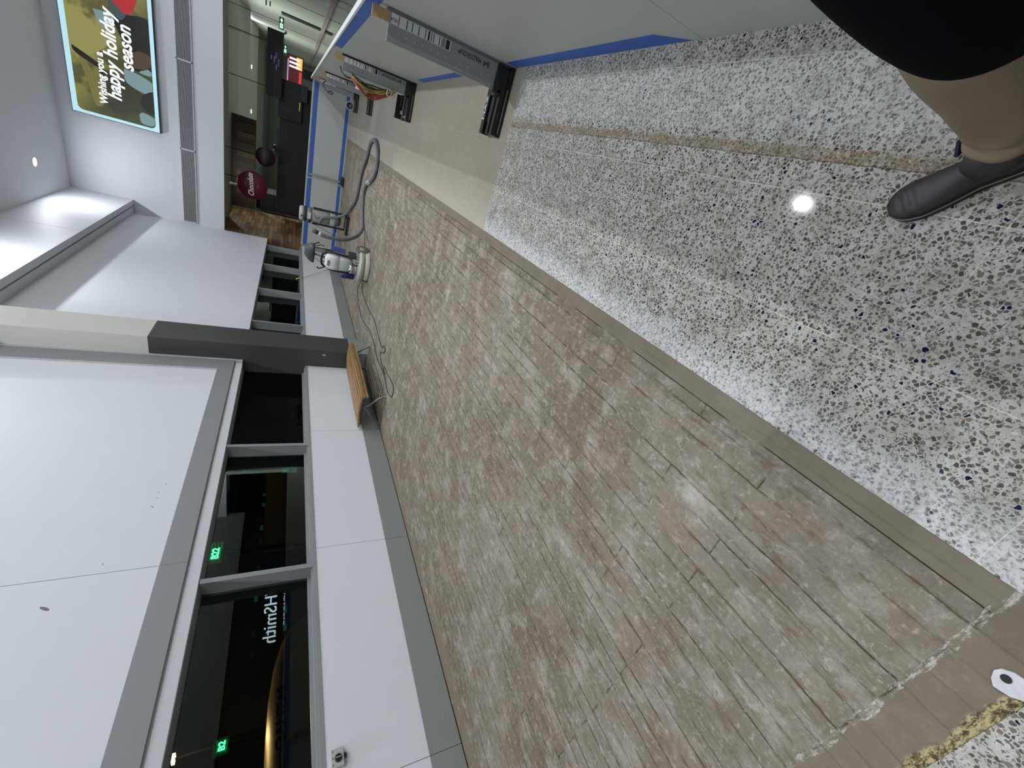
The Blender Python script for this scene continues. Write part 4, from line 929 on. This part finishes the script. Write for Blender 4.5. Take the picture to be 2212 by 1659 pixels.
t = thing('advertising_screen', (1.0, 20.4, 1.2), 'bright red and orange advertising screen at the far end', 'screen')
a, b, c_, d_ = .60, 1.44, 1.40, 1.92
MB().box(a, b, 20.3, 20.4, c_, d_, .004).build('casing', INK, t)
y_ = 20.296
MB().box(a + .02, b - .02, y_, y_ + .003, c_ + .02, d_ - .02).build('picture', em('ad_maroon', '#5a1520', .9), t)
MB().box(a + .02, b - .15, y_ - .003, y_ - .001, d_ - .06, d_ - .02).build('picture_bar', em('ad_lilac', '#c9a6d8', 1.0), t)
MB().box(1.05, b - .03, y_ - .003, y_ - .001, c_ + .03, 1.62).build('picture_block', em('ad_orange', '#ffb04a', 1.6), t)
MB().box(a + .04, 1.0, y_ - .003, y_ - .001, c_ + .03, 1.52).build('picture_block', em('ad_red', '#d9403a', 1.1), t)
for q in range(3): MB().box(1.06 + q * .12, 1.12 + q * .12, y_ - .004, y_ - .003, 1.50, 1.84).build('picture_line', em('ad_white', '#fff0e6', 1.8), t)
t = thing('pedestal', (1.0, 20.35, 0), 'dark stand beneath the red advertising screen', 'stand')
MB().box(.85, 1.15, 20.3, 20.4, .0, 1.39).build('post', INK, t)

def exit_sign(x, y, z, w, h, label):
    t = thing('exit_sign', (x, y, z), label, 'exit sign', 'green running-man exit signs in the far hall')
    MB().box(x - w / 2, x + w / 2, y, y + .06, z, z + h, .004).build('casing', em('exit_green', '#0c6b4a', .5), t)
    wm = em('exit_white', '#d9fff0', 1.6)
    MB().box(x - .006, x + .006, y + .02, y + .035, z + h, 3.95).build('hanging_rod', INK, t)
    m = MB(); m.box(x - w * .40, x - w * .02, y - .004, y, z + h * .18, z + h * .82); m.build('door_pictogram', wm, t)
    m = MB(); m.prism([(x + w * .05, z + h * .42), (x + w * .22, z + h * .42), (x + w * .22, z + h * .2), (x + w * .42, z + h * .5), (x + w * .22, z + h * .8), (x + w * .22, z + h * .58), (x + w * .05, z + h * .58)], y - .004, y - .001, 'y'); m.build('arrow', wm, t)
    m = MB(); m.tube([(x - w * .28, y - .006, z + h * .3), (x - w * .2, y - .006, z + h * .5), (x - w * .12, y - .006, z + h * .72)], h * .06, 6); m.tube([(x - w * .2, y - .006, z + h * .5), (x - w * .12, y - .006, z + h * .28)], h * .05, 6); m.build('figure', em('exit_green', '#0c6b4a', .5), t)
    return t
exit_sign(2.20, 20.3, 2.06, .34, .15, 'green exit sign, nearer and larger of the two')
exit_sign(1.51, 20.2, 1.93, .26, .11, 'green exit sign, lower one beside the black display board')
t = thing('security_camera', (1.95, 20.05, 1.98), 'small camera on a bracket beside the hanging display board', 'camera')
MB().box(1.895, 1.93, 19.70, 20.0, 2.00, 2.035).build('bracket', mat('bracket_brown', '#5d4c42', .5), t)
MB().lathe([(.02, -.05), (.03, 0), (.025, .05)], (1.955, 19.98, 1.985), 14, M=WY).build('body', mat('camera_grey', '#8d918c', .4), t)
for (xx, zz, lb) in ((2.62, 2.50, 'small dark ceiling fitting near the top of the far wall, upper one'), (2.60, 2.62, 'small dark ceiling fitting near the top of the far wall, highest one')):
    tag(MB().box(xx, xx + .14, 21.0, 21.05, zz, zz + .035, .004, M=None).build('wall_fitting', INK), lb, 'fitting')

# two round chocolate shop signs
RED = mat('disc_burgundy', '#561a26', .5, var=.05, emit='#5a1a28', estr=.10); DRK = mat('disc_dark', '#24070f', .5); LET = mat('lettering_cream', '#d8d0d0', .5, emit='#e0d8d8', estr=.25)
t = sg1 = thing('round_shop_sign', (-3.05, 19.0, 2.8), 'lit burgundy disc sign with white script, in front of the other', 'sign')
RYX = Matrix.Rotation(math.pi / 2, 3, 'X')
MB().lathe([(.001, -.04), (.47, -.04), (.48, 0), (.47, .04), (.001, .04)], (-3.05, 19.0, 2.80), 56, M=RYX, cap=False).build('disc', RED, t)
text('lettering', 'Chocolate', .25, (-3.42, 18.955, 2.74), (1, .0, .08), (-.05, 0, 1), LET, t, .002, .35, .002, sx=.74)
text('lettering', 'THE', .065, (-3.10, 18.955, 3.0), (1, 0, .05), (0, 0, 1), mat('lettering_rose', '#a56a70', .5), t, .002)
text('lettering', 'BOX', .07, (-3.10, 18.955, 2.60), (1, 0, .05), (0, 0, 1), mat('lettering_rose', '#a56a70', .5), t, .002)
t = thing('round_shop_sign', (-2.0, 19.1, 2.4), 'unlit dark burgundy disc sign behind the lit one', 'sign')
MB().lathe([(.001, -.04), (.31, -.04), (.32, 0), (.31, .04), (.001, .04)], (-2.02, 19.3, 2.44), 48, M=RYX, cap=False).build('disc', DRK, t)
text('lettering', 'Chocolate', .16, (-2.28, 19.255, 2.41), (1, 0, .08), (0, 0, 1), mat('lettering_dim', '#4a2a34', .5), t, .002, .35, sx=.78)
MB().box(-2.9, -2.88, 18.99, 19.01, 3.27, 3.99).build('hanger', INK, bpy.data.objects['round_shop_sign'])
MB().box(-2.03, -2.01, 19.29, 19.31, 2.75, 3.95).build('hanger', INK, t)

# ---------------------------------------------------------------- sign across the hall that the glass mirrors
t = thing('shop_sign', (8.98, 11.8, 1.2), 'illuminated white shop name letters across the hall, mirrored in the window', 'sign')
NEON = em('neon_white', '#dff2ff', 16.0)
text('lettering', 'WHSmith', .66, (8.97, 13.48, 1.20), (0, -1, 0), (0, 0, 1), NEON, t, .01, sx=1.06)
text('lettering', 'MELBOURNE', .24, (8.97, 12.75, .78), (0, -1, 0), (0, 0, 1), em('neon_dim', '#dff2ff', 14.0), t, .006, sx=1.05)
MB().box(8.985, 9.02, 9.6, 14.2, .5, 2.1).build('backboard', mat('sign_back', '#0a0c10', .5), t)

# ---------------------------------------------------------------- apron outside
struct(MB().box(-90, -4.8, -60, 90, -4.6, -4.5).build('ground', mat('apron_asphalt', '#1a1b1b', .6)))
def gate_sign(txt, y, z, w, h, label, xx=-20.0, zp=-4.5):
    t = thing('gate_sign', (xx, y, z), label, 'gate sign', 'green lit gate number signs outside')
    GG = em('gate_green', '#10ff58', 2.6)
    text('lettering', txt, h * 1.4, (xx + .06, y - w / 2, z), (0, 1, 0), (0, 0, 1), em('gate_green_core', '#4dffa0', 4.0), t, .01, bold=.012, sx=1.0)
    f = MB()
    for a in range(4): f.tube([(xx + .03, y - w / 2 - .05, z - .06 + a * (h + .1) / 3), (xx + .03, y + w / 2 + .05, z - .06 + a * (h + .1) / 3)], .012, 6)
    f.build('halo_tube', em('gate_green_tube', '#00b83c', .9), t)
    MB().box(xx - .06, xx, y - w / 2 - .15, y + w / 2 + .15, z - .15, z + h + .2).build('board', mat('gate_board', '#0a130d', .6, emit='#0a4a20', estr=.3), t)
    MB().box(xx - .3, xx - .06, y - .05, y + .05, -4.5, z + h).build('post', mat('mast_black', '#010101', .95, spec=.02), t)
gate_sign('B22', 16.8, 3.73, .95, .30, 'glowing green gate number sign, larger one with two digits')
gate_sign('B2', 11.27, 2.95, .42, .27, 'glowing green gate number sign, smaller one above the aircraft', -27.0)
# aircraft
t = thing('aircraft', (-23.0, 6.0, -4.5), 'airliner parked outside with black airline name on its roofline, lit by amber lamps', 'aircraft')
APL = mat('aircraft_white', '#8d8672', .35, var=.05)
RZ = Matrix.Rotation(-math.pi / 2, 3, 'X')
fu = [(.02, 0), (.5, .12), (.9, .35), (1.3, .8), (1.52, 1.25), (1.8, 2.3), (1.95, 3.6), (2.0, 5), (2.0, 30)]
MB().lathe([(r_, -q_) for r_, q_ in fu], (0, 0, 0), 40, M=Matrix.Rotation(-math.pi / 2, 3, 'X')).build('tmp', APL, None).name = 'fuselage_tmp'
ft = bpy.data.objects['fuselage_tmp']; ft.name = 'fuselage'; ft.parent = t
for v in ft.data.vertices: v.co = Vector((v.co.x * 1.0, v.co.y, v.co.z)) 
ft.data.transform(Matrix.Translation((0, 8.3, 3.85)))
AIR = mat('airline_black', '#0d0c0c', .5)
text('lettering', 'QANTAS', .58, (-21.50, 8.25, .72), (0, 1, 0), (-.74, 0, .67), AIR, t, .03, .12, 0.0, sx=1.02)
wn = MB()
for q in range(22): wn.box(-20.998, -20.98, 11.0 - q * .53 - .09, 11.0 - q * .53 + .09, -.45, -.18, .03)
wn.build('cabin_window', mat('cabin_window', '#1c1a16', .2), t)
MB().loft([[(-22.5, 13.35, .42), (-21.9, 13.35, .0), (-21.7, 12.95, .15), (-22.35, 12.8, .72)], [(-22.52, 13.39, .45), (-21.88, 13.39, .02), (-21.66, 12.97, .18), (-22.33, 12.82, .76)]], True, True, False).build('cockpit_window', INK, t)
# amber apron lamps
for i, (x, y, z, lb) in enumerate(((-28.0, 11.79, 4.95, 'amber apron floodlight, closest to the terminal glass'), (-30.0, 12.0, 8.0, 'amber apron floodlight, further from the terminal glass'))):
    t = thing('floodlight', (x, y, -4.5), lb, 'floodlight', 'amber floodlights on masts outside')
    MB().tube([(x, y, -4.5), (x, y, z)], .045, 10).build('mast', mat('mast_black', '#010101', .95, spec=.02), t)
    MB().box(x - .2, x + .2, y - .16, y + .16, z, z + .12).build('lamp_head', em('amber_lamp', '#ffb45a', 20.0), t)
    ld = bpy.data.lights.new('flood_beam', 'POINT'); ld.energy = 650; ld.color = (1, .62, .22); ld.shadow_soft_size = .3
    lo = bpy.data.objects.new('flood_beam', ld); COL.objects.link(lo); lo.parent = t; lo.location = (0.5, 0, z + 4.5 - .3)
# pier building with dim green windows
t = thing('pier_building', (-45, 40, -4.5), 'dark airport pier outside with rows of dim green lit windows', 'building')
MB().box(-60, -42, 18, 75, -4.5, 5.2).build('block', mat('pier_dark', '#171a19', .6), t)
pw = MB(); pw2 = MB()
random.seed(3)
for r_ in range(3):
    for q in range(30):
        yy = 20 + q * 1.75
        if random.random() < .45: (pw if random.random() < .5 else pw2).box(-42.0, -41.97, yy, yy + random.uniform(.3, .8), -.2 + r_ * 1.25, .1 + r_ * 1.25)
pw.build('window_row', em('pier_green', '#2f8a70', .16), t); pw2.build('window_row', em('pier_green_dim', '#174a3c', .12), t)
t = thing('air_bridge', (-14, 27, -4.5), 'dark boarding bridge outside beyond the pillar', 'boarding bridge')
MB().box(-30, -9, 24.5, 27.0, -.8, 2.0).build('tunnel', mat('bridge_dark', '#1a1d1c', .5), t)
MB().box(-20, -19, 25.2, 26.2, -4.5, -.8).build('leg', INK, t)
lw = MB()
for q in range(5): lw.box(-22 + q * 2.2, -21.0 + q * 2.2, 24.47, 24.5, .2, 1.1)
lw.build('window_row', em('bridge_green', '#57b095', .30), t)
